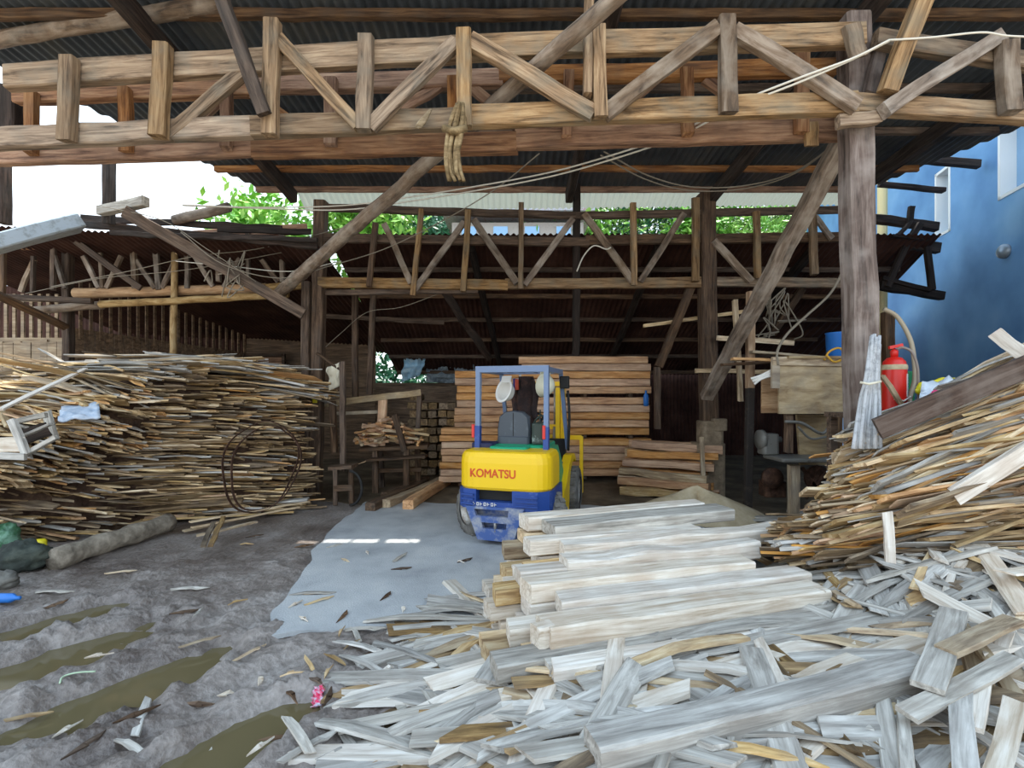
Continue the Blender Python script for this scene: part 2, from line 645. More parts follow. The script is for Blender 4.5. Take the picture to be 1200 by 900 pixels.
tag(g, 'dark rutted mud ground of the open yard', 'ground', kind='structure')

ym = MB()
ym.box((0, -8.0, -.2), (70, 19, .3))
ym.box((-22.5, 8, -.25), (26, 13, .3))
ym.box((22.5, 8, -.25), (26, 13, .3))
ym.box((0, 27, -.25), (71, 26, .3))
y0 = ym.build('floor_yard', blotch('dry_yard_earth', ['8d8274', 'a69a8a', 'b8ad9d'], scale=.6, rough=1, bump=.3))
tag(y0, 'dry earth of the yard around the sawmill', 'ground', kind='structure')

# pale grey ground patch, slightly raised, ragged edge
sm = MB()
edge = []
for i in range(len(PATCH_EDGE)):
    a, c = V(PATCH_EDGE[i] + (0,)), V(PATCH_EDGE[(i + 1) % len(PATCH_EDGE)] + (0,))
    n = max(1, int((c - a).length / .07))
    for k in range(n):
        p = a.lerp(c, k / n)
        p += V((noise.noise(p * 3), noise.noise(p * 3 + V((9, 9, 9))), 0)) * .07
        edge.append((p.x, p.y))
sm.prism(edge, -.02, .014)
s0 = sm.build('floor_pale_patch', blotch('pale_grey_ground', ['97999b', 'aeb0b1', 'bebfbd'], scale=1.6, rough=.9, bump=.35, bscale=70))
tag(s0, 'pale grey ground patch in front of the forklift', 'ground', kind='structure')

fm = MB()
fe = [(-8.2, 9.0), (-4.5, 8.0), (-2.7, 7.5), (-1.9, 7.1), (-.6, 7.0), (.9, 7.1), (1.9, 6.3), (2.3, 5.0), (6, 4.9), (7.3, 6.3), (9.0, 12.4), (9.0, 13.25), (-6.9, 13.25)]
edge = []
for i in range(len(fe)):
    a, c = V(fe[i] + (0,)), V(fe[(i + 1) % len(fe)] + (0,))
    n = max(1, int((c - a).length / .1))
    for k in range(n):
        q = a.lerp(c, k / n)
        q += V((noise.noise(q * 2.5), noise.noise(q * 2.5 + V((9, 9, 9))), 0)) * .12
        edge.append((q.x, q.y))
fm.prism(edge, -.03, .008)
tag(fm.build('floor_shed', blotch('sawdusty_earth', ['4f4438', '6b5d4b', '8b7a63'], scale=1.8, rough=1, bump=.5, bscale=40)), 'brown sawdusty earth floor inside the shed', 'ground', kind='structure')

# water
WATER, nt, b = nmat('muddy_water')
b.inputs['Base Color'].default_value = srgb('665c42')
b.inputs['Roughness'].default_value = .06
b.inputs['Specular IOR Level'].default_value = .5
n2 = N(nt, 'ShaderNodeTexNoise')
n2.inputs['Scale'].default_value = 6
bp = N(nt, 'ShaderNodeBump')
bp.inputs['Strength'].default_value = .04
nt.links.new(n2.outputs['Fac'], bp.inputs['Height'])
nt.links.new(bp.outputs[0], b.inputs['Normal'])
for (cx, cy), a, b2, lab in PUD:
    m = MB()
    poly = []
    for k in range(40):
        t = 2 * math.pi * k / 40
        q = PD * (math.cos(t) * a * 1.12) + PN * (math.sin(t) * b2 * 1.12)
        poly.append((q.x, q.y))
    m.prism(poly, -.05, 0)
    o = m.build('puddle', WATER, None, Matrix.Translation((cx, cy, -.036)))
    tag(o, lab, 'puddle', kind='thing')

# ------------------------------------------------------------------ roofs
def corrugated(name, xs, front, back, mat, amp=.018, period=.105, rows=None, skip=None, label=None, kind='structure', cat='roof', parent=None):
    """xs=(x0,x1); front(x)/back(x) -> Vector. rows: fractions of depth; skip(x, i) leaves the sheet open."""
    rows = rows or [0, .5, 1]
    m = MB()
    n = int((xs[1] - xs[0]) / period * 6)
    k = len(rows)
    for i in range(n + 1):
        x = xs[0] + (xs[1] - xs[0]) * i / n
        a, c = V(front(x)), V(back(x))
        for r in rows:
            p = a.lerp(c, r)
            m.v.append((p.x, p.y, p.z + amp * math.sin(2 * math.pi * x / period)))
    for i in range(n):
        x = xs[0] + (xs[1] - xs[0]) * (i + .5) / n
        for j in range(k - 1):
            if skip and skip(x, j):
                continue
            m.f.append((i * k + j, i * k + j + 1, (i + 1) * k + j + 1, (i + 1) * k + j))
            m.sm.append(True)
    o = m.build(name, mat, parent)
    return tag(o, label, cat if parent is None else None, kind=kind)


def rz(Y):
    return 5.9 - .085 * Y


def yback(x):
    y = 8.2
    if x < -4.28:
        y = 7.93 - (-4.43 - x) / .563
    if x > 6.04:
        y = 7.9 - (x - 6.2) / .55
    return max(y, 3.25)


HOLES = [(-2.46, -2.25), (-2.17, -1.86), (-1.83, -1.55), (-1.45, -1.08)]
HX, HY = SUN.x / SUN.z * 5.32, SUN.y / SUN.z * 5.32
h0, h1 = 5.42 + HY, 5.54 + HY
corrugated('ceiling', (-7.0, 8.0), lambda x: (x, 3.2, rz(3.2)), lambda x: (x, yback(x), rz(yback(x))), TIN,
           rows=[0, .5, (h0 - 3.2) / 5, (h1 - 3.2) / 5, 1],
           skip=lambda x, j: j == 2 and any(a + HX < x < c + HX for a, c in HOLES), label='grey corrugated tin roof above the trusses')
for nm, Y, xa, xb, mt in [('purlin', 4.7, -6.1, 7.4, W_OLD), ('purlin', 5.7, -5.6, 6.9, W_OLD), ('purlin', 6.5, -5.15, 6.6, W_OLD), ('purlin', 7.42, -4.6, 6.3, W_RED), ('purlin', 8.05, -4.3, 6.0, W_RED)]:
    o = timber(nm, (xa, Y, rz(Y) - .07), (xb, Y, rz(Y) - .07), .07, .09, mt)
    i = [4.7, 5.7, 6.5, 7.42, 8.05].index(Y)
    tag(o, ORD[i] + ' roof purlin from the front under the main tin roof', 'roof purlin', 'purlins of the main roof', 'thing')
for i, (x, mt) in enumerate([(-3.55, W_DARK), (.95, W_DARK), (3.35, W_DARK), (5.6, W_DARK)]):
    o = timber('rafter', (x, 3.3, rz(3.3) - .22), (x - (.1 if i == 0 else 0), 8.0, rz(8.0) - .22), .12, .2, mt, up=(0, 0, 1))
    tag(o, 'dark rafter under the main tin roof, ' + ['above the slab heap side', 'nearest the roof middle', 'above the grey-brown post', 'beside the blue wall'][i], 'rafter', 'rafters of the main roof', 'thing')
o = pole('purlin', P(-12, 48, 4.9), P(262, 3, 4.62), .075, .08, W_POLE)
tag(o, 'round log purlin sloping under the tin roof over the slab heap', 'roof purlin', None, 'thing')

# pale translucent strip at the back eave
PLAST, nt, b = nmat('translucent_roof_sheet')
b.inputs['Base Color'].default_value = srgb('b9c0b8')
b.inputs['Roughness'].default_value = .5
tr = N(nt, 'ShaderNodeBsdfTranslucent')
tr.inputs['Color'].default_value = srgb('c9d3c6')
mxs = N(nt, 'ShaderNodeMixShader')
mxs.inputs['Fac'].default_value = .16
out = nt.nodes['Material Output']
nt.links.new(b.outputs[0], mxs.inputs[1])
nt.links.new(tr.outputs[0], mxs.inputs[2])
nt.links.new(mxs.outputs[0], out.inputs['Surface'])
corrugated('ceiling_eave', (-3.7, 6.1), lambda x: (x, 8.15, 5.23), lambda x: (x, 8.62, 5.04 + .012 * x), PLAST, label='pale translucent corrugated strip along the back eave')

# rear lean-to
corrugated('ceiling_rear', (-3.15, 7.3), lambda x: (x, 8.12, 4.42), lambda x: (x + max(0, x - 6.4), 13.2, 2.25), TIN_RUST, rows=[0, 1], label='rust brown corrugated lean-to roof at the back')
for i, Y in enumerate([8.9, 9.7, 10.5, 11.3, 12.1, 12.9]):
    z = 4.42 - (Y - 8.12) * .427 - .07
    o = timber('purlin', (-3.1, Y, z + R(-.02, .02)), (7.2, Y, z + R(-.02, .02)), .06, .09, W_OLD)
    tag(o, ORD[i] + ' purlin from the front under the rust brown lean-to roof', 'roof purlin', 'purlins of the lean-to roof', 'thing')
for i, (x, a) in enumerate([(-.7, 0), (2.5, .0), (5.2, 0)]):
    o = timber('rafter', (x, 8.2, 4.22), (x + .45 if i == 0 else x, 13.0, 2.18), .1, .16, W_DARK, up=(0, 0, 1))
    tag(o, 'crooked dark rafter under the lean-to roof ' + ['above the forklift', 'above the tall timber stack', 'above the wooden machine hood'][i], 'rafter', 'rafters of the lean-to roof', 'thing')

# side lean-to over the slab heap
corrugated('ceiling_side', (-10.5, -3.1), lambda x: (x, 7.55, 4.42 - (x + 9.5) * .05), lambda x: (x, 13.2, 3.2 - (x + 9.5) * .06), TIN_RUST, rows=[0, 1], label='old tin roof of the side shed over the slab heap')
eb = [((88, 262, 7.4), (372, 288, 7.4), .06, .11), ((95, 256, 7.7), (330, 268, 7.9), .05, .10), ((130, 274, 7.3), (372, 281, 7.3), .05, .07), ((255, 268, 7.6), (365, 272, 7.6), .05, .09)]
for i, (a, c, w, h) in enumerate(eb):
    o = timber('roof_edge_board', P(*a), P(*c), w, h, W_DARK, rough=.012)
    tag(o, ['long dark board along the eave of the side shed', 'upper dark board at the side shed eave', 'lower dark board under the side shed eave', 'short dark board at the end of the side shed eave'][i], 'board', None, 'thing')
o = timber('roof_capping', P(-30, 293, 6.4), P(92, 261, 7.2), .5, .2, paint('pale_blue_grey_sheet', 'a9b4bd', .5, '8d9497', wear_at=.55), up=(0, 0, 1), skew=0)
tag(o, 'pale blue grey boxed capping on the side shed roof', 'roof capping', None, 'thing')
o = timber('beam_end', P(118, 247, 7.2), P(171, 236, 6.9), .12, .14, W_PALEGREY)
tag(o, 'pale beam end jutting up beside the dark roof post', 'beam', None, 'thing')
o = pole('log', P(205, 258, 7.7), P(268, 243, 7.5), .08, .075, W_POLE)
tag(o, 'pale round log lying on the side shed roof edge', 'log', None, 'thing')

# ------------------------------------------------------------------ walls
BLUE, nt, b = nmat('blue_painted_render')
L = nt.links.new
tc = N(nt, 'ShaderNodeTexCoord')
n1 = N(nt, 'ShaderNodeTexNoise')
n1.inputs['Scale'].default_value = .8
n1.inputs['Detail'].default_value = 7
L(tc.outputs['Object'], n1.inputs['Vector'])
r1 = ramp(nt, [(.35, srgb('5687bb')), (.55, srgb('70a2d3')), (.7, srgb('86b5de'))])
L(n1.outputs['Fac'], r1.inputs[0])
L(r1.outputs[0], b.inputs['Base Color'])
b.inputs['Roughness'].default_value = .7
WA, WDIR = V((7.5, 7, 0)), V((.28, 1, 0))


def wp(Y, z, t=0):
    p = WA + WDIR * (Y - 7)
    return V((p.x + t * .96, Y - t * .27, z))


hol = [(8.686, 9.147, 4.67, 5.9), (6.6, 7.508, 4.74, 6.1)]
ys = sorted({4.2, 16.5} | {q for h in hol for q in h[:2]})
zs = sorted({-.1, 8.0} | {q for h in hol for q in h[2:]})
m = MB()
for i in range(len(ys) - 1):
    for j in range(len(zs) - 1):
        yc, zc = (ys[i] + ys[i + 1]) / 2, (zs[j] + zs[j + 1]) / 2
        if any(h[0] < yc < h[1] and h[2] < zc < h[3] for h in hol):
            continue
        m.rings([[wp(ys[i], zs[j], t), wp(ys[i + 1], zs[j], t), wp(ys[i + 1], zs[j + 1], t), wp(ys[i], zs[j + 1], t)] for t in (0, .28)])
o = m.build('wall_right', BLUE)
tag(o, 'tall blue painted wall of the neighbouring building', 'wall', kind='structure')
GLASS, nt, b = nmat('window_glass')
b.inputs['Base Color'].default_value = srgb('8fb6d8')
b.inputs['Roughness'].default_value = .08
b.inputs['Metallic'].default_value = .3
for i, (a, c, z0, z1) in enumerate(hol):
    fr = MB()
    for (ya, yb, za, zb) in ((c - .05, c, z0, z1), (a, a + .05, z0, z1), (a, c, z1 - .05, z1), (a, c, z0, z0 + .05)):
        fr.rings([[wp(ya, za, t), wp(yb, za, t), wp(yb, zb, t), wp(ya, zb, t)] for t in (-.01, .27)])
    o = fr.build('window_%d' % (i + 1), paint('white_window_reveal_%d' % i, 'e9ecec', .6))
    tag(o, ['narrow white window opening in the blue wall above the dark bracket', 'larger white window opening high in the blue wall'][i], 'window', kind='structure')
    g = MB()
    g.rings([[wp(a + .04, z0 + .04, t), wp(c - .04, z0 + .04, t), wp(c - .04, z1 - .04, t), wp(a + .04, z1 - .04, t)] for t in (.2, .21)])
    g.build('pane', GLASS, o)
m = MB()
m.lathe([(.0, 0), (.11, .0), (.11, .05), (.07, .08), (0, .09)], 16, Matrix.Translation(wp(7.35, 3.9)) @ Matrix.Rotation(-math.pi / 2, 4, 'Y'))
solo(m, 'wall_vent', paint('vent_metal', '8d9aa5', .4, metal=.4), 'small round metal vent on the blue wall', 'vent')

# plank walls of the side shed
m = MB()
x = -11.5
while x < -8.42:
    w = R(.13, .2)
    m.box((x + w / 2, 9 + R(-.012, .012), 1.2 + R(-.03, .03)), (w - .012, .03, 3.0))
    x += w
x = -11.5
while x < -8.5:
    m.box((x, 9.05, 3.1), (.06, .03, 1.0))
    x += .16
m.box((-10, 9.06, 2.72), (3.2, .05, .1))
m.box((-10, 9.06, 3.5), (3.2, .05, .1))
tag(m.build('wall_left', W_WALLB), 'pale vertical plank wall of the side shed', 'wall', kind='structure')
m = MB()
a, c = V((-8.3, 9.05, 0)), V((-6.9, 12.4, 0))
d = (c - a)
n = 22
for i in range(n):
    p = a + d * ((i + .5) / n)
    m.box((p.x, p.y, 1.3), (d.length / n - .01, .03, 3.3 - .35 * i / n), math.atan2(d.y, d.x))
    if i % 1 == 0:
        m.box((p.x + .03, p.y, 3.3), (.05, .03, 1.1), math.atan2(d.y, d.x))
tag(m.build('wall_left_slatted', W_WALLD), 'dark plank wall with an open slatted band above', 'wall', kind='structure')
m = MB()
for k in range(16):
    m.box((-5.3, 12.6 + .02 * (k % 2), .1 + k * .2), (3.4, .04, .23))
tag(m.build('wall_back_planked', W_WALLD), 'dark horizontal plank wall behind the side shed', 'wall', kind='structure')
t = thing('window_3', (-6.4, 12.35, 1.5), 'brown louvred window panel in the dark back wall of the side shed', 'window', kind='structure')
m = MB()
for (cx, cz, dx, dz) in ((-.5, .6, .07, 1.3), (.5, .6, .07, 1.3), (0, 1.22, 1.0, .07), (0, -.02, 1.0, .07)):
    m.box((cx, 0, cz), (dx, .08, dz))
m.build('window_frame', W_OLD, t)
m = MB()
for k in range(9):
    m.box((0, .0, .1 + k * .125), (.95, .03, .11), 0, Matrix.Translation((0, 0, 0)))
m.build('louvre_panel', W_RED, t)
for nm, xa, xb, lab in [('wall_back', .55, 9.2, 'dark corrugated back wall behind the timber stacks'), ('wall_back_far', -17, -6.9, 'dark corrugated back wall of the side shed')]:
    m = MB()
    n = int((xb - xa) / .1 * 5)
    for i in range(n + 1):
        x = xa + (xb - xa) * i / n
        for z in (-.05, 2.6 if xa > 0 else 4.6):
            m.v.append((x, (13.3 if xa > 0 else 12.8) + .02 * math.sin(2 * math.pi * x / .1), z))
    for i in range(n):
        m.f.append((2 * i, 2 * i + 1, 2 * i + 3, 2 * i + 2))
        m.sm.append(True)
    tag(m.build(nm, TIN_RUST), lab, 'wall', kind='structure')
m = MB()
for k in range(10):
    m.box((-1.85, 13.2 + .02 * (k % 2), .1 + k * .2), (4.1, .04, .23))
tag(m.build('wall_back_low', W_WALLD), 'low dark board wall below the light opening', 'wall', kind='structure')

# ------------------------------------------------------------------ beyond the sheds
def tree(loc, H, rx, rz_, n, mat, label, seed, leaf=.16):
    rnd = random.Random(seed)
    t = thing('tree', loc, label, 'tree', group='trees behind the sheds')
    tr = MB()
    tr.tube([(0, 0, 0), (.1, 0, H * .4), (0, .05, H * .8)], [.2, .15, .06], 8)
    for k in range(6):
        a = rnd.uniform(0, 6.28)
        tr.tube([(0, 0, H * rnd.uniform(.4, .6)), (math.cos(a) * rx * .5, math.sin(a) * rx * .5, H * rnd.uniform(.7, .9))], [.07, .03], 5)
    tr.build('trunk', BARK_T, t)
    m = MB()
    cl = [V((rnd.gauss(0, .45) * rx, rnd.gauss(0, .45) * rx, H - rz_ + rnd.gauss(0, .5) * rz_)) for _ in range(26)]
    for i in range(n):
        c = rnd.choice(cl)
        p = c + V((rnd.gauss(0, .28) * rx, rnd.gauss(0, .28) * rx, rnd.gauss(0, .28) * rz_))
        a = V((rnd.gauss(0, 1), rnd.gauss(0, 1), rnd.gauss(0, 1))).normalized()
        b2 = a.orthogonal().normalized()
        s = leaf * rnd.uniform(.6, 1.4)
        m.add([p - a * s, p + b2 * s * .4, p + a * s, p - b2 * s * .4], [(0, 1, 2, 3)])
    me = bpy.data.meshes.new('crown')
    me.from_pydata(m.v, [], m.f)
    me.materials.append(mat)
    link('crown', me, t)


TR = [(-7.9, 15.5, 7.6, 1.2, LEAF, 'bright green tree above the end of the side shed roof'),
      (-5.4, 17.5, 9.6, 2.0, LEAF, 'bright green tree behind the long sloping pole'),
      (-2.6, 21, 10.2, 2.0, LEAF_D, 'dark green tree behind the pale shed roof'),
      (2.6, 20, 9.9, 2.1, LEAF, 'bright green tree seen between the truss diagonals beyond the tall stack'),
      (5.6, 21.5, 10.0, 2.2, LEAF_D, 'darker green tree behind the square back post'),
      (8.2, 19.5, 9.6, 2.0, LEAF, 'yellow green tree seen beside the sloping brace and the grey-brown post'),
      (11.6, 20.5, 9.9, 2.0, LEAF, 'bright green tree half hidden by the thick post')]
for i, (x, y, H, rx, mt, lab) in enumerate(TR):
    tree((x, y, -.1), H + (0 if x < -6 else .6 if x < -4 else 1.2), rx * (1 if x < -4 else 1.25), 1.2 if x < -6 else 2.3, 3500 if x < -6 else 6500, mt, lab, 50 + i, .17 if mt is LEAF else .15)
for i, (x, y, lab) in enumerate([(-3.3, 14.6, 'dark bush in the light opening under the lean-to roof'), (3.3, 14.5, 'dark bush behind the tall timber stack')]):
    rnd = random.Random(7 + i)
    m = MB()
    for k in range(5000):
        p = V((x + rnd.gauss(0, 1.1), y + rnd.gauss(0, .4), abs(rnd.gauss(.6, 1.3))))
        a = V((rnd.gauss(0, 1), rnd.gauss(0, 1), rnd.gauss(0, 1))).normalized()
        b2 = a.orthogonal().normalized()
        m.add([p - a * .13, p + b2 * .06, p + a * .13, p - b2 * .06], [(0, 1, 2, 3)])
    if i == 0:
        solo(m, 'bush', LEAF_D, lab, 'bush')
t = thing('shed', (0.2, 17, -.1), 'pale neighbouring shed with a low tin roof seen through the back truss', 'shed')
m = MB()
m.box((0, .8, 3.9), (4.6, 2.2, 7.8))
m.build('wall', paint('pale_shed_wall', 'b9b2a8', .8, 'a39a8e'), t)
m = MB()
m.box((0, .6, 8.05), (5.2, 3.0, .1))
m.box((-1.2, .5, 8.5), (2.4, 2.0, .35))
m.build('roof', paint('shed_roof_sheet', 'b4b6ba', .6, '9b5a48', wear_at=.58), t)
for k in range(4):
    m = MB()
    m.box((-1.7 + k * 1.1, -.32, 7.2), (.5, .05, .9))
    m.build('window', GLASS, t)

# ------------------------------------------------------------------ trusses
def pxw(w, Y):
    return w * Y / F


def member(parent, name, a, c, Y, wpx, depth, mat, **kw):
    """a piece lying in the upright plane at distance Y between two seen points"""
    return timber(name, P(a[0], a[1], Y), P(c[0], c[1], Y), depth, pxw(wpx, Y), mat, parent, **kw)


ft = thing('roof_truss', P(600, 150, 4.0), 'long weathered timber truss nearest the camera, with tan chords and crossing braces', 'roof truss', group=None)
for a, c, w in [((8, 91), (545, 58), 28), ((540, 57), (1010, 42), 27), ((1025, 46), (1225, 76), 20)]:
    member(ft, 'top_chord', a, c, 4.0, w, .09, W_FRONT)
for a, c, w in [((-20, 165), (300, 149), 24), ((296, 150), (545, 140), 24), ((541, 138), (1002, 122), 25), ((998, 122), (1225, 136), 22)]:
    member(ft, 'bottom_chord', a, c, 4.0, w, .09, W_FRONT)
for x0, y0, x1, y1, w in [(80, 67, 78, 165, 17), (191, 53, 186, 161, 18), (319, 25, 317, 159, 17), (429, 41, 426, 153, 17), (544, 35, 545, 149, 17), (690, -6, 689, 112, 10), (701, 33, 704, 138, 15), (852, 20, 853, 133, 19), (1180, 50, 1184, 132, 20)]:
    member(ft, 'upright', (x0, y0), (x1, y1), 3.9, w, .09, W_POLE if x0 in (852, 1180) else W_FRONT)
for x0, y0, x1, y1, w in [(196, 160, 284, 84, 15), (326, 46, 420, 148, 15), (433, 148, 535, 48, 16), (550, 46, 696, 134, 19), (708, 134, 840, 34, 18), (860, 34, 1004, 126, 18), (1034, 130, 1172, 42, 17)]:
    member(ft, 'brace', (x0, y0), (x1, y1), 3.99 if x0 in (196,) else 3.91, w, .07, W_POLE if x0 > 700 else W_FRONT, rough=.009)

rt = thing('roof_truss', P(600, 170, 4.4), 'reddish timber truss directly behind the long weathered front truss', 'roof truss')
for a, c, w in [((20, 112), (300, 103), 20), ((297, 100), (590, 92), 20), ((586, 90), (978, 80), 19)]:
    member(rt, 'top_chord', a, c, 4.4, w, .09, W_RED)
for a, c, w in [((-10, 184), (300, 172), 22), ((296, 174), (606, 167), 24), ((604, 163), (985, 152), 25)]:
    member(rt, 'bottom_chord', a, c, 4.4, w, .09, W_RED)
for x, y0, y1, w in [(38, 108, 180, 12), (147, 104, 178, 13), (266, 100, 174, 12), (388, 92, 170, 14), (531, 90, 168, 14), (666, 84, 160, 12), (805, 80, 158, 13), (940, 56, 156, 15)]:
    member(rt, 'upright', (x, y0), (x + R(-2, 2), y1), 4.32, w, .07, W_RED)
for x0, y0, x1, y1, w in [(200, 168, 262, 112, 12), (284, 100, 372, 166, 12), (470, 128, 516, 100, 12), (552, 103, 620, 160, 12), (690, 160, 770, 92, 12), (826, 92, 905, 150, 12)]:
    member(rt, 'brace', (x0, y0), (x1, y1), 4.4, w, .05, W_RED)

bt = thing('roof_truss', P(600, 290, 8.0), 'slender old timber truss at the back, under the leafy gap', 'roof truss')
for a, c, w in [((372, 243), (675, 253), 8), ((672, 253), (985, 246), 8), ((372, 279), (690, 284), 10), ((686, 282), (985, 278), 11)]:
    member(bt, 'top_chord', a, c, 8.0, w, .09, W_OLD)
for a, c, w in [((374, 331), (595, 334), 12), ((592, 333), (825, 331), 12), ((822, 330), (990, 332), 11)]:
    member(bt, 'bottom_chord', a, c, 8.0, w, .09, W_FRONT)
member(bt, 'bottom_chord', (374, 343), (560, 341), 8.1, 6, .08, W_OLD)
for x0, y0, x1, y1, w in [(440, 262, 432, 336, 6), (494, 246, 484, 346, 6), (549, 246, 543, 342, 7), (611, 238, 610, 338, 6), (742, 238, 743, 334, 7), (815, 232, 815, 330, 8), (886, 248, 888, 326, 7), (952, 252, 954, 322, 8)]:
    member(bt, 'upright', (x0, y0), (x1, y1), 7.9, w, .08, W_FRONT if x0 > 480 else W_OLD)
for x0, y0, x1, y1, w in [(450, 262, 482, 332, 7), (486, 340, 544, 260, 7), (555, 258, 606, 332, 8), (615, 334, 672, 256, 7), (684, 250, 742, 330, 8), (750, 330, 802, 250, 7), (836, 282, 880, 330, 8), (955, 254, 975, 280, 6)]:
    member(bt, 'brace', (x0, y0), (x1, y1), 7.91, w, .06, W_POLE)

# side shed truss
st = thing('roof_truss', P(200, 320, 8.3), 'light pole truss under the eave of the side shed', 'roof truss')
for a, c, w in [((28, 288), (228, 278), 11), ((222, 277), (360, 268), 11)]:
    member(st, 'top_chord', a, c, 8.3, w, .09, W_RED)
o = pole('bottom_chord', P(88, 344, 8.3), P(312, 338, 8.3), .09, .085, W_ORANGE, st)
o = pole('bottom_chord', P(40, 364, 8.2), P(120, 357, 8.2), .07, .07, W_POLE, st)
o = pole('bottom_chord', P(118, 357, 8.1), P(338, 345, 8.1), .06, .06, W_BAMBOO, st)
member(st, 'bottom_chord', (312, 338), (355, 334), 8.3, 9, .08, W_BAMBOO)
for x0, y0, x1, y1, w in [(3, 286, 2, 352, 7), (40, 300, 38, 342, 4), (63, 290, 62, 340, 5), (118, 296, 120, 338, 4), (156, 282, 158, 338, 6), (182, 280, 186, 340, 6), (219, 280, 220, 338, 5), (255, 272, 256, 330, 5), (290, 272, 291, 334, 4), (330, 268, 331, 330, 5)]:
    member(st, 'upright', (x0, y0), (x1, y1), 8.22, w, .06, W_OLD if x0 < 100 else W_POLE)
for x0, y0, x1, y1, w in [(24, 342, 40, 304, 5), (64, 300, 76, 338, 4), (98, 300, 116, 338, 5), (125, 338, 142, 300, 5), (160, 305, 182, 338, 5), (190, 338, 206, 304, 5), (222, 290, 250, 336, 5), (262, 336, 284, 296, 4), (296, 290, 326, 330, 5)]:
    member(st, 'brace', (x0, y0), (x1, y1), 8.23, w, .05, W_POLE)

# ------------------------------------------------------------------ posts
def post(a, c, w, d, mat, label, name='post', **kw):
    o = timber(name, a, c, d, w, mat, None, **kw)
    return tag(o, label, 'post', None, 'thing')


pr = thing('post', (2.95, 4.19, 0), 'thick grey-brown square post carrying the front trusses', 'post')
timber('shaft', (3.095, 4.18, -.05), (2.985, 4.18, 4.98), .2, .21, W_POST, pr, rough=.008)
timber('block', P(981, 143, 3.99), P(1029, 139, 3.99), .08, .10, W_FRONT, pr)
timber('block', P(996, 30, 3.93), P(1006, 68, 3.93), .06, .13, W_FRONT, pr)
timber('cleat', P(951, 145, 4.33), P(951, 171, 4.33), .05, .11, W_FRONT, pr)
o = timber('strut', P(1040, 108, 3.9), P(1086, -14, 3.7), .1, pxw(19, 3.8), W_FRONT)
tag(o, 'short strut leaning from the thick post head up to the roof', 'strut', None, 'thing')
o = timber('strut', P(1018, 112, 4.0), P(1036, 40, 4.1), .06, .1, W_POST)
tag(o, 'small brown strut nailed against the head of the thick post', 'strut', None, 'thing')
o = timber('strut', P(250, -30, 3.75), P(310, 134, 3.82), .07, pxw(15, 3.8), W_OLD)
tag(o, 'dark reddish strut crossing the front truss from the roof', 'strut', None, 'thing')

pb = thing('post', P(829, 581, 8.0), 'square brown back post standing on a broken concrete plinth', 'post')
timber('shaft', P(831, 520, 8.05), P(827, 228, 8.05), .24, .26, W_OLD, pb)
m = MB()
m.rbox((0, 0, .42), (.46, .4, .95), .05, 2)
m.rbox((.03, -.02, 1.05), (.36, .34, .42), .06, 2)
m.rbox((.14, -.12, 1.2), (.22, .2, .2), .04, 2)
m.build('plinth', PLINTH, pb)
plf = thing('post', P(366, 600, 8.0), 'brown double back post beside the slab heap', 'post')
timber('shaft', P(369, 600, 8.05), P(376, 236, 8.05), .2, .19, W_OLD, plf)
timber('shaft', P(357, 600, 7.95), P(359, 330, 7.95), .12, .13, W_OLD, plf)
timber('stub', P(392, 530, 7.9), P(390, 470, 7.9), .1, .1, W_OLD, plf)
post(P(675, 417, 8.1), P(676, 178, 8.0), .12, .12, W_DARK, 'thin dark post hanging down at the middle of the back truss')
o = pole('post', P(203, 425, 8.2), P(205, 296, 8.15), .055, .05, W_BAMBOO)
tag(o, 'peeled light log post behind the slab heap', 'post', None, 'thing')
post(P(80, 440, 8.4), P(80, 278, 8.4), .13, .14, W_OLD, 'brown shed post at the corner of the pale plank wall')
post(P(127, 262, 7.3), P(128, 186, 7.2), .12, .14, W_DARK, 'dark post standing on the side shed roof against the white sky')
post(P(4, 262, 7.3), P(3, 100, 7.2), .14, .16, W_DARK, 'dark post beside the boxed capping against the white sky')
post(P(17, 160, 4.6), P(17, 108, 4.6), .14, .17, W_DARK, 'dark stub post behind the end of the front truss')
post(P(416, 470, 8.8), P(416, 346, 8.8), .1, .1, W_OLD, 'slim brown hanging post behind the workbench, nearer the double post')
post(P(433, 462, 9.0), P(438, 342, 9.0), .1, .1, W_OLD, 'slim brown hanging post behind the workbench, nearer the light opening')
o = timber('crossbeam', P(372, 370, 10.2), P(520, 378, 10.4), .08, .1, W_OLD)
tag(o, 'brown crossbeam low under the lean-to roof', 'beam', None, 'thing')

o = pole('pole', P(752, -30, 3.3), P(326, 345, 8.0), .062, .10, W_POLE, rough=.012, seg=12)
tag(o, 'long bare grey pole sloping down through the front trusses', 'pole', None, 'thing')
o = timber('brace', P(828, 466, 7.4), P(985, 168, 4.72), .12, .19, W_POLE, rough=.012)
tag(o, 'long rough brace leaning between the plinth post and the thick post', 'brace', None, 'thing')
o = timber('brace', P(146, 248, 6.9), P(356, 368, 7.75), .06, .17, W_OLD, rough=.01)
tag(o, 'long dark plank sloping from the side shed eave to the double post', 'brace', None, 'thing')
o = timber('brace', P(-30, 332, 7.0), P(78, 384, 8.2), .06, .13, W_OLD)
tag(o, 'dark plank sloping down to the corner shed post', 'brace', None, 'thing')
o = timber('brace', P(60, 262, 7.9), P(165, 338, 8.05), .05, .1, W_OLD)
tag(o, 'dark plank sloping behind the poles of the side shed truss', 'brace', None, 'thing')
o = timber('beam', P(-30, 346, 7.6), P(108, 353, 8.0), .08, .09, W_OLD)
tag(o, 'low brown beam in front of the pale plank wall', 'beam', None, 'thing')
o = timber('brace', P(772, 430, 8.3), P(810, 336, 8.1), .09, .14, W_OLD)
tag(o, 'short dark brace leaning from the back truss towards the tall stack', 'brace', None, 'thing')
o = timber('brace', P(770, 502, 8.4), P(770, 430, 8.35), .1, .1, W_OLD)
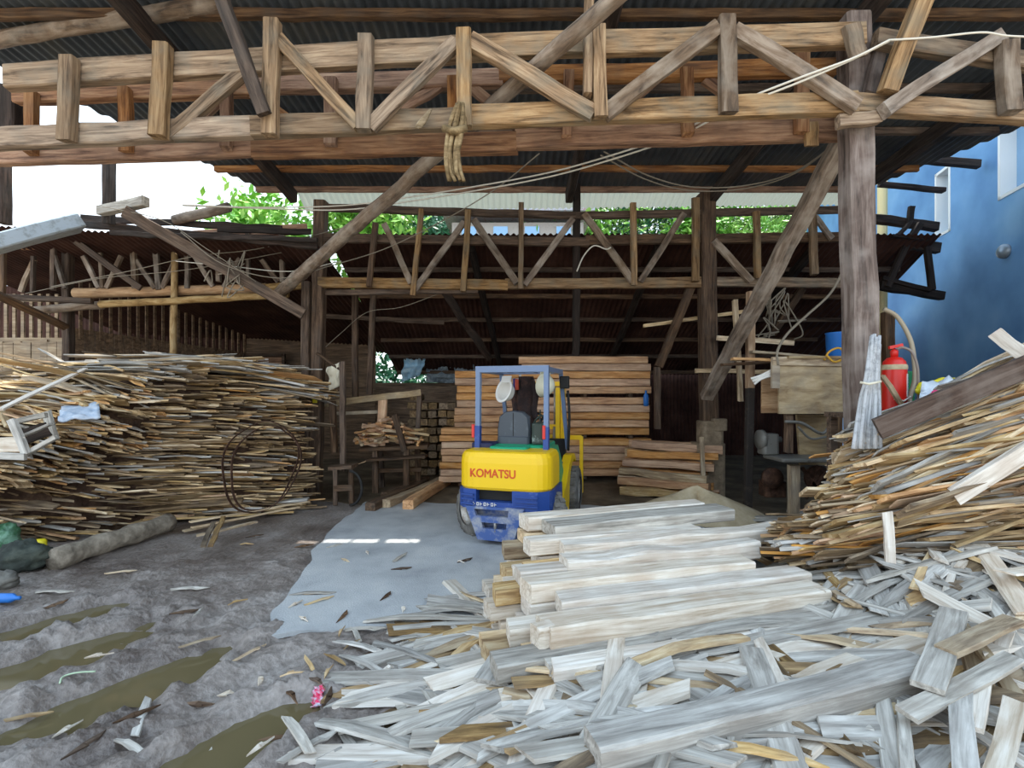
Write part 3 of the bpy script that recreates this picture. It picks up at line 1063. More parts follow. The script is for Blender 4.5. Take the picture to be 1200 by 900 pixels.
tag(o, 'dark red stub post beside the tall timber stack', 'post', None, 'thing')
o = timber('brace', P(905, 392, 8.7), P(940, 338, 8.4), .08, .12, W_OLD)
tag(o, 'short brown brace above the wooden machine hood', 'brace', None, 'thing')
o = timber('brace', P(520, 342, 8.1), P(575, 420, 9.6), .1, .14, W_DARK, rough=.03)
tag(o, 'crooked dark brace hanging under the back truss', 'brace', None, 'thing')
o = timber('plank', P(754, 382, 8.4), P(880, 364, 8.2), .04, .06, W_TAN)
tag(o, 'thin tan plank wedged across the square back post', 'plank', None, 'thing')
o = timber('plank', P(815, 434, 7.9), P(905, 436, 7.9), .05, .07, W_TAN)
tag(o, 'short tan plank nailed level across the plinth post', 'plank', None, 'thing')
o = timber('plank', P(840, 396, 7.8), P(930, 402, 7.6), .05, .08, W_TAN)
tag(o, 'tan plank lying level behind the long rough brace', 'plank', None, 'thing')
o = timber('post', P(868, 470, 7.2), P(861, 352, 7.2), .06, .07, W_TAN)
tag(o, 'short tan upright stick behind the half-black pole', 'post', None, 'thing')

# half-black measuring pole
t = thing('marker_pole', P(876, 604, 6.7), 'upright pole, bare wood above and blackened below, by the big beam stack', 'pole')
timber('upper_shaft', P(879, 455, 6.7), P(880, 342, 6.7), .09, .105, W_ORANGE, t, rough=.003)
timber('lower_shaft', P(876, 602, 6.7), P(879, 455, 6.7), .088, .1, paint('blackened_wood', '2a2420', .8, '4a4038'), t, rough=.003)

# wall bracket on the blue wall side
t = thing('wall_bracket', P(1070, 300, 8.5), 'dark broken timber bracket against the blue wall', 'bracket')
for a, c, w in [((1022, 256), (1098, 266), 10), ((1018, 280), (1099, 291), 12), ((1030, 334), (1104, 347), 10)]:
    member(t, 'beam', a, c, 8.5, w, .12, W_DARK, rough=.012)
for a, c, w in [((1040, 336), (1062, 286), 7), ((1064, 286), (1078, 262), 7), ((1086, 288), (1092, 340), 7), ((1048, 282), (1068, 258), 4), ((1066, 262), (1068, 242), 6), ((1034, 326), (1090, 340), 5)]:
    member(t, 'strut', a, c, 8.42, w, .07, W_DARK)
m = MB()
m.bar(P(1018, 285, 8.55), P(1060, 290, 8.7), .9, .04)
m.build('shelf_board', W_DARK, t, Matrix())
for a, c, Y, h, lab in [((1030, 182), (1147, 193), 7.8, 9, 'dark beam end sticking out beside the blue wall, upper one'), ((1030, 216), (1106, 223), 8.4, 5, 'thin dark beam reaching the narrow window of the blue wall')]:
    o = timber('beam', P(a[0], a[1], Y), P(c[0], c[1], Y), .1, pxw(h, Y), W_DARK)
    tag(o, lab, 'beam', None, 'thing')
o = pole('pipe', P(1034, 500, 9.4), P(1034, 208, 9.4), .085, .085, paint('cream_pipe', 'e3d29c', .6), rough=0)
tag(o, 'cream coloured upright pipe behind the thick post', 'pipe', None, 'thing')

# rag on the truss
m = MB()
pts = [(540, 122), (536, 145), (531, 170), (530, 196), (535, 210)]
for k in range(9):
    dx = R(-8, 8)
    m.tube(smooth_path([P(x + dx * (.4 if i == 0 else 1) + R(-2, 2), y + R(-3, 3), 3.8 + R(-.02, .02)) for i, (x, y) in enumerate(pts)]), [.02 * (1 - .5 * abs(i / 24 - .5)) for i in range(25)], 5)
m.tube([P(520, 150, 3.8), P(532, 154, 3.76), P(546, 150, 3.8)], .03, 6)
solo(m, 'hanging_rag', RAG, 'dusty twisted rag tied round the front truss and hanging down', 'rag')
m = MB()
for k in range(4):
    m.tube(smooth_path([P(505, 128, 3.9), P(496 + k, 138 + k, 3.9), P(488 + 2 * k, 148, 3.92), P(492, 150, 3.92)]), .012, 5)
solo(m, 'rope_scrap', RAG, 'small frayed rope scrap nailed to the front truss', 'rope')

# ------------------------------------------------------------------ cables
A = [(214, 240, 7.3), (300, 243, 7.2), (400, 241, 6.8), (480, 231, 6.4), (560, 218, 6.0), (640, 203, 5.5), (710, 184, 5.0), (790, 157, 4.5), (860, 122, 4.1), (940, 90, 3.82), (1000, 68, 3.78), (1042, 47, 3.75)]
cable('cable', A, .009, WIRE_W, 'white cable looping across below the front truss, upper of the pair')
cable('cable', [(x, y + (5 if 300 < x < 1000 else 1), Y + .02) for x, y, Y in A], .009, WIRE_W, 'white cable looping across below the front truss, lower of the pair')
cable('cable', [(1042, 47, 3.75), (1090, 44, 3.75), (1150, 38, 3.75), (1180, 42, 3.75), (1230, 44, 3.75)], .008, WIRE_W, 'white cable running from the post head towards the blue wall')
B = [(708, 178, 5.0), (760, 206, 5.8), (810, 219, 6.2), (870, 218, 6.2), (930, 202, 5.6), (990, 160, 4.6)]
cable('cable', B, .009, WIRE_D, 'sagging grey cable between front truss and thick post, upper strand')
cable('cable', [(x - 4, y + 4, Y) for x, y, Y in B], .008, WIRE_D, 'sagging grey cable between front truss and thick post, lower strand')
cable('cable', [(212, 272, 7.0), (262, 310, 7.1), (330, 326, 7.3), (385, 312, 7.4), (450, 292, 7.5), (520, 258, 7.4), (580, 222, 7.0), (632, 180, 5.6)], .008, WIRE_D, 'grey cable sagging past the long bare pole')
cable('cable', [(206, 306, 7.6), (270, 312, 7.6), (340, 318, 7.6), (400, 306, 7.6)], .007, WIRE_W, 'thin pale cable drooping below the dark sloping plank')
cable('cable', [(60, 336, 7.8), (150, 318, 7.8), (230, 300, 7.8), (300, 292, 7.8), (390, 270, 7.7), (430, 258, 7.7)], .007, WIRE_D, 'thin grey cable strung along the side shed truss, upper')
cable('cable', [(30, 344, 7.9), (120, 326, 7.9), (220, 316, 7.9), (330, 296, 7.9)], .006, WIRE_D, 'thin grey cable strung along the side shed truss, lower')
cable('cable', [(120, 242, 6.9), (190, 258, 6.9), (240, 290, 6.9), (300, 330, 7.0)], .006, WIRE_D, 'thin dark cable hanging along the dark sloping plank')
cable('hose', [(988, 318, 6.3), (972, 345, 6.3), (945, 370, 6.2), (922, 392, 6.1), (911, 412, 6.0), (912, 428, 6.0)], .016, WIRE_D, 'grey hose drooping onto the wooden machine hood', 'hose')
cable('cable', [(676, 318, 7.8), (684, 300, 7.8), (696, 288, 7.8), (710, 292, 7.8), (716, 290, 7.8)], .012, WIRE_W, 'white frayed string tied to the thin dark post')
cable('cable', [(520, 342, 8.2), (470, 360, 8.4), (430, 366, 8.6), (400, 390, 8.8), (380, 408, 8.8)], .006, WIRE_D, 'thin cable slung under the back truss')
m = MB()
rnd = random.Random(4)
for k in range(12):
    q = P(908 + rnd.uniform(-14, 14), 372 + rnd.uniform(-22, 22), 8.0)
    m.tube(smooth_path([q + V((rnd.gauss(0, .14), rnd.gauss(0, .06), rnd.gauss(0, .2))) for _ in range(4)]), .012, 5)
solo(m, 'wire_tangle', WIRE_D, 'tangle of old wires hanging behind the long rough brace', 'wire')
m = MB()
for k in range(9):
    q = P(258 + rnd.uniform(-22, 22), 318 + rnd.uniform(-12, 16), 7.4)
    m.tube(smooth_path([q + V((rnd.gauss(0, .16), rnd.gauss(0, .05), rnd.gauss(0, .14))) for _ in range(4)]), .01, 5)
solo(m, 'wire_tangle', WIRE_D, 'tangle of grey wires hanging from the dark sloping plank', 'wire')

# ------------------------------------------------------------------ forklift (local: x right, y forward, z up)
fk = thing('forklift', (.0, 5.68, .0), 'yellow and blue forklift truck with blue grey overhead guard and red lettering on its rear', 'forklift', rz=math.radians(-16))


def arc_profile(hw, y0, y1, r, n=5):
    """plan outline of the counterweight: flat-ish rear with big rounded corners"""
    pts = [(-hw, y1)]
    for k in range(n + 1):
        t = math.radians(180 + 90 * k / n)
        pts.append((-hw + r + r * math.cos(t), y0 + r + r * math.sin(t)))
    for k in range(n + 1):
        t = math.radians(270 + 90 * k / n)
        pts.append((hw - r + r * math.cos(t), y0 + r + r * math.sin(t)))
    pts.append((hw, y1))
    return pts


m = MB()
m.rings([[V((x * s, y * s2 + o, z)) for x, y in arc_profile(.54, -.42, .16, .2)] for s, s2, o, z in [(.965, .96, 0, .63), (1, 1, 0, .66), (1, 1, 0, .93), (.985, .985, 0, 1.0), (.94, .93, 0, 1.045), (.85, .84, .0, 1.06)]])
cw = m.build('counterweight', F_YEL, fk)
# lettering
cu = bpy.data.curves.new('lettering', 'FONT')
cu.body = 'KOMATSU'
cu.size = .155
cu.extrude = .004
cu.offset = 0
cu.bevel_depth = .0028
cu.align_x = 'CENTER'
cu.align_y = 'CENTER'
tmp = bpy.data.objects.new('lettering_source', cu)
COL.objects.link(tmp)
dg = bpy.context.evaluated_depsgraph_get()
me = bpy.data.meshes.new_from_object(tmp.evaluated_get(dg))
bpy.data.objects.remove(tmp)
bpy.data.curves.remove(cu)
xs_ = [v.co.x for v in me.vertices]
sc_ = .53 / (max(xs_) - min(xs_))
for v in me.vertices:
    x, y, z = v.co
    v.co = (x * sc_, -.4205 - z, y * .84)
me.materials.clear()
me.materials.append(F_LETTER)
o = link('lettering', me, cw, None)
o.location = (-.105, 0, .815)
WM[o.name] = WM[fk.name] @ Matrix.Translation(o.location)
# blue lower band with louvres and opening
m = MB()
m.prism([(-.54, .1), (-.54, -.3), (-.46, -.40), (-.30, -.42), (-.30, .1)], .42, .635)
m.prism([(.12, .1), (.12, -.42), (.40, -.41), (.52, -.32), (.55, -.2), (.55, .3), (.3, .3)], .42, .635)
m.box((-.09, -.2, .46), (.44, .42, .08))
m.box((0, -.05, .53), (.9, .2, .2))
m.build('rear_frame', F_BLUE, fk)
for cx, w, a in ((.28, .26, 0), (-.40, .16, -.25)):
    for k in range(3):
        m = MB()
        m.box((cx, -.425, .475 + k * .05), (w, .02, .018), a)
        m.build('louvre_slat', F_BLUE, fk)
m = MB()
m.box((-.09, -.16, .565), (.42, .3, .12))
m.build('recess', BLACK, fk)
# faded small lettering on the blue lip
m = MB()
rnd = random.Random(3)
xx = -.33
for k in range(7):
    w = .026
    m.box((xx, -.425, .475), (.006, .008, .035))
    if k % 2:
        m.box((xx + .012, -.425, .49), (.022, .008, .006))
        m.box((xx + .012, -.425, .46), (.022, .008, .006))
        m.box((xx + .022, -.425, .475), (.006, .008, .03))
    else:
        m.box((xx + .01, -.425, .475), (.02, .008, .006))
    xx += .042
m.build('faded_lettering', WHITE, fk)
# tapered tow plate with two openings
m = MB()


def tp(x, z, y=-.44):
    """point on the plate; x in -1..1 across the width at that height"""
    hw = .21 + (z - .07) / .38 * .13
    return V((-.08 + x * hw, y + (.45 - z) * .1, z))


zc = [.07, .20, .27, .34, .42, .45]
xc = [-1, -.72, -.55, .5, .62, 1]
openings = {(1, 2), (1, 3), (3, 1), (3, 2), (3, 3)}
for j in range(5):
    for i in range(5):
        if (j == 1 and i == 2) or (j == 3 and i in (1, 2)):
            continue
        q = [[tp(xc[i], zc[j], y), tp(xc[i + 1], zc[j], y), tp(xc[i + 1], zc[j + 1], y), tp(xc[i], zc[j + 1], y)] for y in (-.44, -.38)]
        m.rings(q)
m.rings([[tp(-1, .07, y), tp(1, .07, y), tp(1, .45, y), tp(-1, .45, y)] for y in (-.30, -.2)])
m.rings([[tp(-1, .07, y), tp(-.9, .07, y), tp(-.9, .45, y), tp(-1, .45, y)] for y in (-.40, -.2)])
m.rings([[tp(.9, .07, y), tp(1, .07, y), tp(1, .45, y), tp(.9, .45, y)] for y in (-.40, -.2)])
m.box((-.08, -.30, .08), (.4, .2, .03))
tow = m.build('tow_plate', F_DUST, fk)
m = MB()
m.tube([(-.08, -.40, .17), (-.08, -.40, .31)], .016, 8)
m.build('tow_pin', F_SILVER, tow)
# wheels


def wheel(x, y, r, w, steer, name='wheel'):
    M = Matrix.Translation((x, y, r)) @ Matrix.Rotation(steer, 4, 'Z') @ Matrix.Rotation(math.pi / 2, 4, 'Y')
    m = MB()
    prof = [(r * .58, -w / 2), (r * .72, -w / 2 - .006), (r * .9, -w * .47), (r * .985, -w * .36), (r, -w * .18), (r, w * .18), (r * .985, w * .36), (r * .9, w * .47), (r * .72, w / 2 + .006), (r * .58, w / 2)]
    m.lathe(prof, 28, M, cap=False)
    for k in range(18):
        a = 2 * math.pi * k / 18
        for s in (-1, 1):
            T = M @ Matrix.Rotation(a + (.09 if s > 0 else -.09), 4, 'Z') @ Matrix.Translation((r * 1.0, 0, s * w * .22))
            m.box((0, 0, 0), (.022, .05, w * .34), 0, T)
    tyre = m.build(name, RUBBER, fk)
    m = MB()
    m.lathe([(.0, -w * .32), (r * .2, -w * .32), (r * .24, -w * .2), (r * .46, -w * .12), (r * .52, -w * .4), (r * .6, -w * .45), (r * .6, w * .45), (r * .52, w * .4), (r * .46, w * .12), (r * .24, w * .2), (r * .2, w * .32), (0, w * .32)], 24, M)
    for s in (-1, 1):
        for k in range(6):
            a = 2 * math.pi * k / 6
            m.lathe([(0, 0), (.014, 0), (.014, .02), (0, .02)], 6, M @ Matrix.Translation((math.cos(a) * r * .34, math.sin(a) * r * .34, s * w * .16)))
    m.build('rim', F_SILVER, tyre)


wheel(-.50, .0, .295, .19, math.radians(48))
wheel(.46, .0, .295, .19, math.radians(40))
wheel(-.5, 1.4, .33, .22, 0)
wheel(.5, 1.4, .33, .22, 0)
m = MB()
m.tube([(-.4, .02, .28), (.4, .02, .28)], .05, 8)
m.box((0, .02, .34), (.35, .16, .16))
m.build('rear_axle', BLACK, fk)
# body
m = MB()
m.rbox((0, .55, .56), (.84, 1.2, .42), .04, 2)
m.build('chassis', F_BLUE, fk)
m = MB()
m.rbox((0, .42, .93), (.76, .72, .32), .06, 3)
m.rbox((-.02, .02, 1.06), (.46, .3, .05), .05, 3)
m.build('engine_hood', F_GREEN, fk)
m = MB()
m.prism([(.15, .50), (.95, .50), (1.0, .62), (.80, .86), (.55, 1.06), (.22, 1.06), (.15, .95)], .39, .45, 'X')
sp = m.build('side_panel', F_GREEN, fk)
m = MB()
m.prism([(.30, .78), (.52, .70), (.58, .86), (.36, .95)], .45, .454, 'X')
m.build('decal', WHITE, sp)
m = MB()
m.prism([(.22, .74), (.29, .71), (.33, .84), (.26, .88)], .45, .454, 'X')
m.build('red_decal', F_RED, sp)
# yellow front mudguard
m = MB()
for s in (-1, 1):
    x0, x1 = (.40, .52) if s > 0 else (-.52, -.40)
    m.prism([(.70, .16), (1.02, .14), (1.06, .45), (1.14, .62), (1.30, .74), (1.5, .76), (1.62, .70), (1.64, .76), (1.5, .84), (1.25, .84), (1.05, .74), (.78, .50), (.62, .44), (.60, .30)], x0, x1, 'X')
m.build('mudguard', F_YEL, fk)
m = MB()
m.box((0, 1.1, .42), (.8, .7, .06))
m.prism([(1.45, .4), (1.55, .4), (1.5, 1.05), (1.38, 1.05)], -.4, .4, 'X')
m.build('floor_plate', BLACK, fk)
# overhead guard
m = MB()
for s in (-1, 1):
    x = s * .42
    m.bar((x, -.02, 1.02), (x, .0, 1.99), .055, .07, (0, 1, 0))
    m.bar((x, -.02, 1.99), (x, .92, 2.0), .06, .06)
    m.bar((x, .92, 2.0), (s * .44, 1.36, .92), .05, .05, (0, 1, 0))
m.bar((-.45, 0, 2.0), (.45, 0, 2.0), .07, .075)
m.bar((-.42, .92, 2.0), (.42, .92, 2.0), .05, .05)
for k in range(4):
    m.bar((-.27 + k * .18, 0, 2.0), (-.27 + k * .18, .92, 2.01), .03, .03)
gd = m.build('overhead_guard', F_GUARD, fk)
m = MB()
for s in (-1, 1):
    m.bar((s * .42, -.025, 1.0), (s * .42, -.018, 1.32), .062, .078, (0, 1, 0))
m.build('guard_sleeve', F_BLUE, gd)
for s in (-1, 1):
    m = MB()
    x = -.475 if s < 0 else .40
    m.rbox((x + (.005 if s < 0 else 0), -.06, 1.26), (.036, .03, .16), .01, 2)
    m.build('tail_light', F_RED, fk)
# seat
m = MB()
sh = [(-.16, 0), (-.21, .06), (-.215, .25), (-.19, .40), (-.12, .46), (0, .475), (.12, .46), (.19, .40), (.215, .25), (.21, .06), (.16, 0)]
m.rings([[V((-.05 + x * s, .24 + y, 1.02 + z * (.98 if s < 1 else 1))) for x, z in sh] for s, y in [(.9, -.01), (1, .03), (1, .1), (.92, .14)]], smooth=False)
m.rbox((-.05, .42, 1.12), (.42, .44, .12), .06, 3)
seat = m.build('seat', F_SEAT, fk)
m = MB()
m.box((-.05, .232, 1.25), (.008, .012, .44))
m.build('seam', BLACK, seat)
m = MB()
m.rbox((.27, .35, 1.22), (.16, .35, .26), .04, 2)
m.tube(smooth_path([(.2, .3, 1.35), (.26, .28, 1.42), (.33, .34, 1.44)]), .012, 6)
m.tube([(.22, .5, 1.2), (.22, .55, 1.5)], .01, 6)
m.tube([(.28, .5, 1.2), (.28, .56, 1.48)], .01, 6)
m.build('lever_console', paint('green_black_console', '2d3a33', .5, '8f9a94', wear_at=.6), fk)
m = MB()
m.rbox((-.37, .1, 1.08), (.28, .28, .07), .05, 2)
m.build('battery_cover', paint('dark_blue_cover', '20264a', .6), fk)
m = MB()
ring = [V((-.02 + .17 * math.cos(t), 1.02 + .15 * math.sin(t), 1.36 + .07 * math.sin(t))) for t in [2 * math.pi * k / 28 for k in range(28)]]
m.tube(ring, .014, 8, closed=True)
m.bar((-.19, 1.02, 1.36), (.15, 1.02, 1.36), .02)
m.tube([(-.02, 1.02, 1.36), (-.02, 1.3, .95)], .03, 8)
m.build('steering_wheel', BLACK, fk)
# mast, carriage, forks
m = MB()
for s in (-1, 1):
    for dx, dz in ((.30, 1.88), (.235, 1.8)):
        m.bar((s * dx, 1.8 + (dx - .3), .08), (s * dx, 1.8 + (dx - .3), dz), .06, .11, (0, 1, 0))
for z in (1.86, 1.2, .4):
    m.bar((-.34, 1.82, z), (.34, 1.82, z), .05, .07)
mast = m.build('mast', F_YEL, fk)
m = MB()
for s in (-1, 1):
    m.tube([(s * .17, 1.82, .2), (s * .17, 1.82, 1.2)], .035, 8)
    m.tube([(s * .17, 1.82, 1.2), (s * .17, 1.82, 1.82)], .022, 8)
m.build('lift_cylinder', F_SILVER, mast)
m = MB()
for z in (.18, .55, 1.03):
    m.bar((-.56, 1.95, z), (.56, 1.95, z), .06, .07)
for x in (-.56, -.28, 0, .28, .56):
    m.bar((x, 1.95, .18), (x, 1.95, 1.05), .05, .05)
m.build('load_backrest', F_YEL, fk)
for s in (-1, 1):
    m = MB()
    m.bar((s * .28, 2.0, .55), (s * .28, 2.0, .06), .1, .04, (0, 1, 0))
    m.bar((s * .28, 2.0, .06), (s * .28, 2.95, .05), .1, .035)
    m.build('fork', BLACK, fk)
m = MB()
m.rbox((.47, .93, 1.86), (.13, .07, .17), .02, 2)
m.bar((.43, .9, 1.9), (.47, .93, 1.86), .03)
m.build('work_light', BLACK, fk)
m = MB()
m.tube(smooth_path([(.47, 1.2, 1.75), (.5, 1.15, 1.4), (.46, 1.3, .9)]), .02, 6)
m.build('hydraulic_hose', RUBBER_D, fk)

# things hung up inside the guard
FM = WM[fk.name]


def fl(x, y, z):
    return FM @ V((x, y, z))


m = MB()
prof = [(0, .15), (.05, .146), (.1, .12), (.13, .07), (.14, .015), (.165, .0), (.16, -.008), (.13, .0)]
m.lathe(prof[::-1], 20, Matrix.Diagonal((.82, 1, 1, 1)), cap=False)
m.box((0, .15, 0), (.16, .09, .012))
hel = m.mesh('hard_hat', WHITE)
for (x, y, z, rx, rzz, lab, mt) in [(-.21, .35, 1.75, 1.9, 2.4, 'white hard hat hung on its side under the forklift guard beside the dark jacket', WHITE),
                                    (.27, .55, 1.82, 1.75, .6, 'pale hard hat hung by the yellow mast under the forklift guard', paint('cream_plastic', 'd9d9c4', .5))]:
    me = hel.copy()
    me.materials.clear()
    me.materials.append(mt)
    p = fl(x, y, z)
    o = link('hard_hat', me, None, Matrix.Translation(p) @ Matrix.Rotation(rzz, 4, 'Z') @ Matrix.Rotation(rx, 4, 'X'))
    tag(o, lab, 'hard hat', None, 'thing')
jt = thing('jacket', fl(-.04, .8, 1.3), 'dark jacket hanging inside the forklift guard above the seat', 'jacket', rz=-.28)
m = MB()
rings = []
for i in range(9):
    t = i / 8
    z = .64 - .62 * t
    w = .09 + .05 * math.sin(t * 2.2) - .03 * t
    rings.append([V((math.cos(a) * w * (1 + .22 * math.sin(5 * a + i * .6)) + .02 * math.sin(i), math.sin(a) * .07 * (1 + .3 * math.sin(4 * a + i)), z)) for a in [2 * math.pi * k / 20 for k in range(20)]])
m.rings(rings, smooth=True)
m.build('body', CLOTH_D, jt)
for s in (-1, 1):
    m = MB()
    m.tube(smooth_path([(s * .09, 0, .58), (s * .15, -.03, .4), (s * .13, -.04, .2), (s * .15, -.03, .08)]), .04, 8)
    m.build('sleeve', CLOTH_D, jt)
m = MB()
m.tube([(-.1, -.08, .6), (-.09, -.1, .46)], .028, 8)
solo_o = m.build('sleeve', paint('orange_red_cloth', 'c0533a', .8), jt)
tag(solo_o, 'orange red strip of cloth')
m = MB()
m.rbox((-.13, -.08, .54), (.04, .03, .14), .012, 2)
tag(m.build('collar', paint('navy_cloth', '20246a', .8), jt), 'navy blue flap')

# ------------------------------------------------------------------ stacked timber behind the forklift
def stack_row(n, x0, x1, Y, z0, h, dep, label, group, mat=W_TIMBER, seed=0, gaps=()):
    rnd = random.Random(seed)
    z = z0
    top = []
    for k in range(n):
        if k in gaps:
            for sx in (x0 + .35, (x0 + x1) / 2, x1 - .35):
                o = timber('spacer', (sx, Y - dep / 2 + .01, z + .03), (sx, Y + dep / 2, z + .03), .07, .056, W_OLD, up=(0, 0, 1))
                tag(o, 'thin spacer batten between layers of ' + group, 'batten', 'spacers in ' + group, 'thing')
            z += .062
        a, c = x0 + rnd.uniform(-.04, .03), x1 + rnd.uniform(-.04, .05)
        dy = rnd.uniform(-.02, .02)
        o = timber('squared_timber', (a, Y + dy, z + h / 2), (c, Y + dy + rnd.uniform(-.015, .015), z + h / 2), dep, h - .012, mat, up=(0, 0, 1), rough=.004)
        top.append(o)
        z += h
    for k, o in enumerate(reversed(top)):
        tag(o, '%s timber from the top of %s' % (ORD[k], label), 'timber', group, 'thing')
    return z


stack_row(15, .17, 2.63, 9.35, .06, .146, .34, 'the tall timber stack behind the forklift mast', 'the tall timber stack', seed=1, gaps=(0, 5, 10))
stack_row(14, -1.12, .1, 9.6, .06, .146, .34, 'the timber stack seen through the forklift guard', 'the stack behind the forklift seat', seed=2, gaps=(0,))
stack_row(8, -1.27, .05, 8.7, .06, .122, .4, 'the low timber stack beside the forklift rear', 'the low stack beside the forklift', seed=3, gaps=(0,))
t = thing('paling_stack', (-1.62, 10.2, 0), 'rough dark bundle of short sawn ends between workbench and timber stack', 'wood stack')
rnd = random.Random(21)
for k in range(46):
    z = .1 + (k // 5) * .17
    x = -.42 + (k % 5) * .2 + rnd.uniform(-.03, .03)
    SEED[0] += 1
    me = timber_mesh(.7, .17, .13, SEED[0], rough=.012).mesh('sawn_end', W_BROWN)
    o = link('sawn_end', me, t, WM[t.name] @ Matrix.Translation((x, -.35, z)) @ Matrix.Rotation(math.pi / 2 + rnd.uniform(-.1, .1), 4, 'Z'))

# split timber heap beside the plinth
rnd = random.Random(5)
n = 0
for layer in range(6):
    cnt = 7 - layer
    for k in range(cnt):
        z = .08 + layer * .145
        d = (k - (cnt - 1) / 2) * .2
        a = math.radians(-33 + rnd.uniform(-5, 5))
        u, v = V((math.cos(a), math.sin(a), 0)), V((math.sin(-a), math.cos(a), 0))
        c = V((2.75, 8.25, z)) + v * d + u * rnd.uniform(-.1, .12)
        w = rnd.uniform(.12, .17)
        o = timber('split_timber', c - u * .75, c + u * .72 + V((0, 0, rnd.uniform(-.03, .03))), w, rnd.uniform(.1, .14), W_TIMBER if rnd.random() < .6 else W_TAN, up=(0, 0, 1), rough=.014, taper=rnd.uniform(.85, 1.1))
        tag(o, 'rough split timber in the heap in front of the concrete plinth', 'timber', 'split timbers by the plinth', 'thing')
o = timber('stake', P(824, 575, 7.55), P(822, 512, 7.6), .05, .06, W_TAN)
tag(o, 'upright stake holding the split timber heap', 'stake', None, 'thing')

# sawdust heap
m = MB()
for j in range(15):
    r = j / 14
    for k in range(40):
        t = 2 * math.pi * k / 40
        x, y = math.cos(t) * r * .95, math.sin(t) * r * .7
        z = .34 * (1 - r) ** .8 * (1 + .25 * math.cos(2 * t + 1)) + .04 * noise.noise(V((x * 3, y * 3, 1))) * (1 - r)
        m.v.append((x, y, z - .01))
for j in range(14):
    for k in range(40):
        m.f.append((j * 40 + k, j * 40 + (k + 1) % 40, (j + 1) * 40 + (k + 1) % 40, (j + 1) * 40 + k))
        m.sm.append(True)
o = m.build('sawdust_heap', SAWDUST, None, Matrix.Translation((2.62, 6.75, 0)))
tag(o, 'smooth heap of pale sawdust behind the big beam stack', 'sawdust', kind='stuff')

# ------------------------------------------------------------------ big beam stack in the foreground
BA = math.radians(15)
BU, BN = V((math.cos(BA), math.sin(BA), 0)), V((-math.sin(BA), math.cos(BA), 0))
BO = V((.2, 2.45, 0))


def bp_(s, d, z):
    return BO + BU * s + BN * d + V((0, 0, z))


def bigbeam(s0, s1, d, ztop, w, h, label, mat=None, group=None, z1=None, yaw=0, rough=.0045):
    mat = mat or W_PALE
    s0 += .32 * ss(.55, 1.35, d)
    a = bp_(s0, d + w / 2, ztop - h / 2)
    c = bp_(s1, d + w / 2 + yaw, (z1 if z1 is not None else ztop) - h / 2)
    o = timber('squared_beam', a, c, w, h, mat, up=(0, 0, 1), rough=rough, skew=.03)
    return tag(o, label, 'beam', group, 'thing')


bigbeam(-.26, 2.9, .10, .285, .17, .10, 'long silvered plank running from under the beam stack far out towards the sloping pile', W_PALEGREY, yaw=.0, z1=.36)
bigbeam(.02, 1.93, -.03, .30, .12, .13, 'front beam of the big stack with a grey-brown worn side', W_PALE, z1=.32)
bigbeam(.0, .24, .03, .285, .2, .11, 'short wide block end jutting out at the front corner of the beam stack', W_PALEGREY)
bigbeam(.05, 2.02, .17, .41, .20, .13, 'whitest broad beam with a brown knotty side, second in the stack', W_PALE)
bigbeam(-.01, .12, .19, .405, .1, .12, 'stub of a beam at the corner of the whitest beam', W_PALE)
bigbeam(.22, 2.08, .385, .445, .19, .11, 'pale beam with tan underside behind the whitest beam', W_PALE, z1=.44)
bigbeam(.06, 1.78, .575, .49, .18, .12, 'broad cracked pale beam, fourth step from the front of the stack', W_PALE)
bigbeam(.34, 1.98, .76, .55, .15, .13, 'pale beam with a hewn rounded left end on the stack', W_PALE, rough=.014)
bigbeam(.0, 1.3, .77, .50, .16, .1, 'shorter pale beam beside the hewn beam on the stack', W_PALE)
bigbeam(.3, 2.4, .93, .60, .16, .13, 'reddish ended pale beam jutting farthest to the slab pile from the stack', W_PALE, rough=.012)
bigbeam(-.02, 1.7, 1.09, .60, .14, .12, 'narrow pale beam below the topmost board of the stack', W_PALE)
bigbeam(.16, 2.14, 1.22, .665, .26, .10, 'topmost wide silvery board on the beam stack', W_PALEGREY, z1=.69)
bigbeam(.0, 2.05, 1.48, .67, .2, .12, 'rearmost long pale beam along the back of the stack', W_PALE, z1=.69)
# lower layers with stepped ends
rnd = random.Random(9)
steps = [(.17, .27), (.385, .32), (.575, .36), (.76, .40), (.93, .46), (1.09, .47), (1.24, .55), (1.48, .54)]
for d, zt in steps:
    z = zt
    k = 0
    while z > .06:
        h = rnd.choice([.085, .1, .11])
        s0 = rnd.uniform(-.16, .08) - .05 * k + (.0 if d > .5 else -.05)
        o = bigbeam(s0, rnd.uniform(1.55, 1.9), d + rnd.uniform(-.01, .01), z, .175 if d < 1.4 else .21, h - .006, 'lower beam with its sawn end stepping out under the big stack', W_PALE if rnd.random() < .55 else W_TAN, 'lower beams of the big stack')
        z -= h
        k += 1

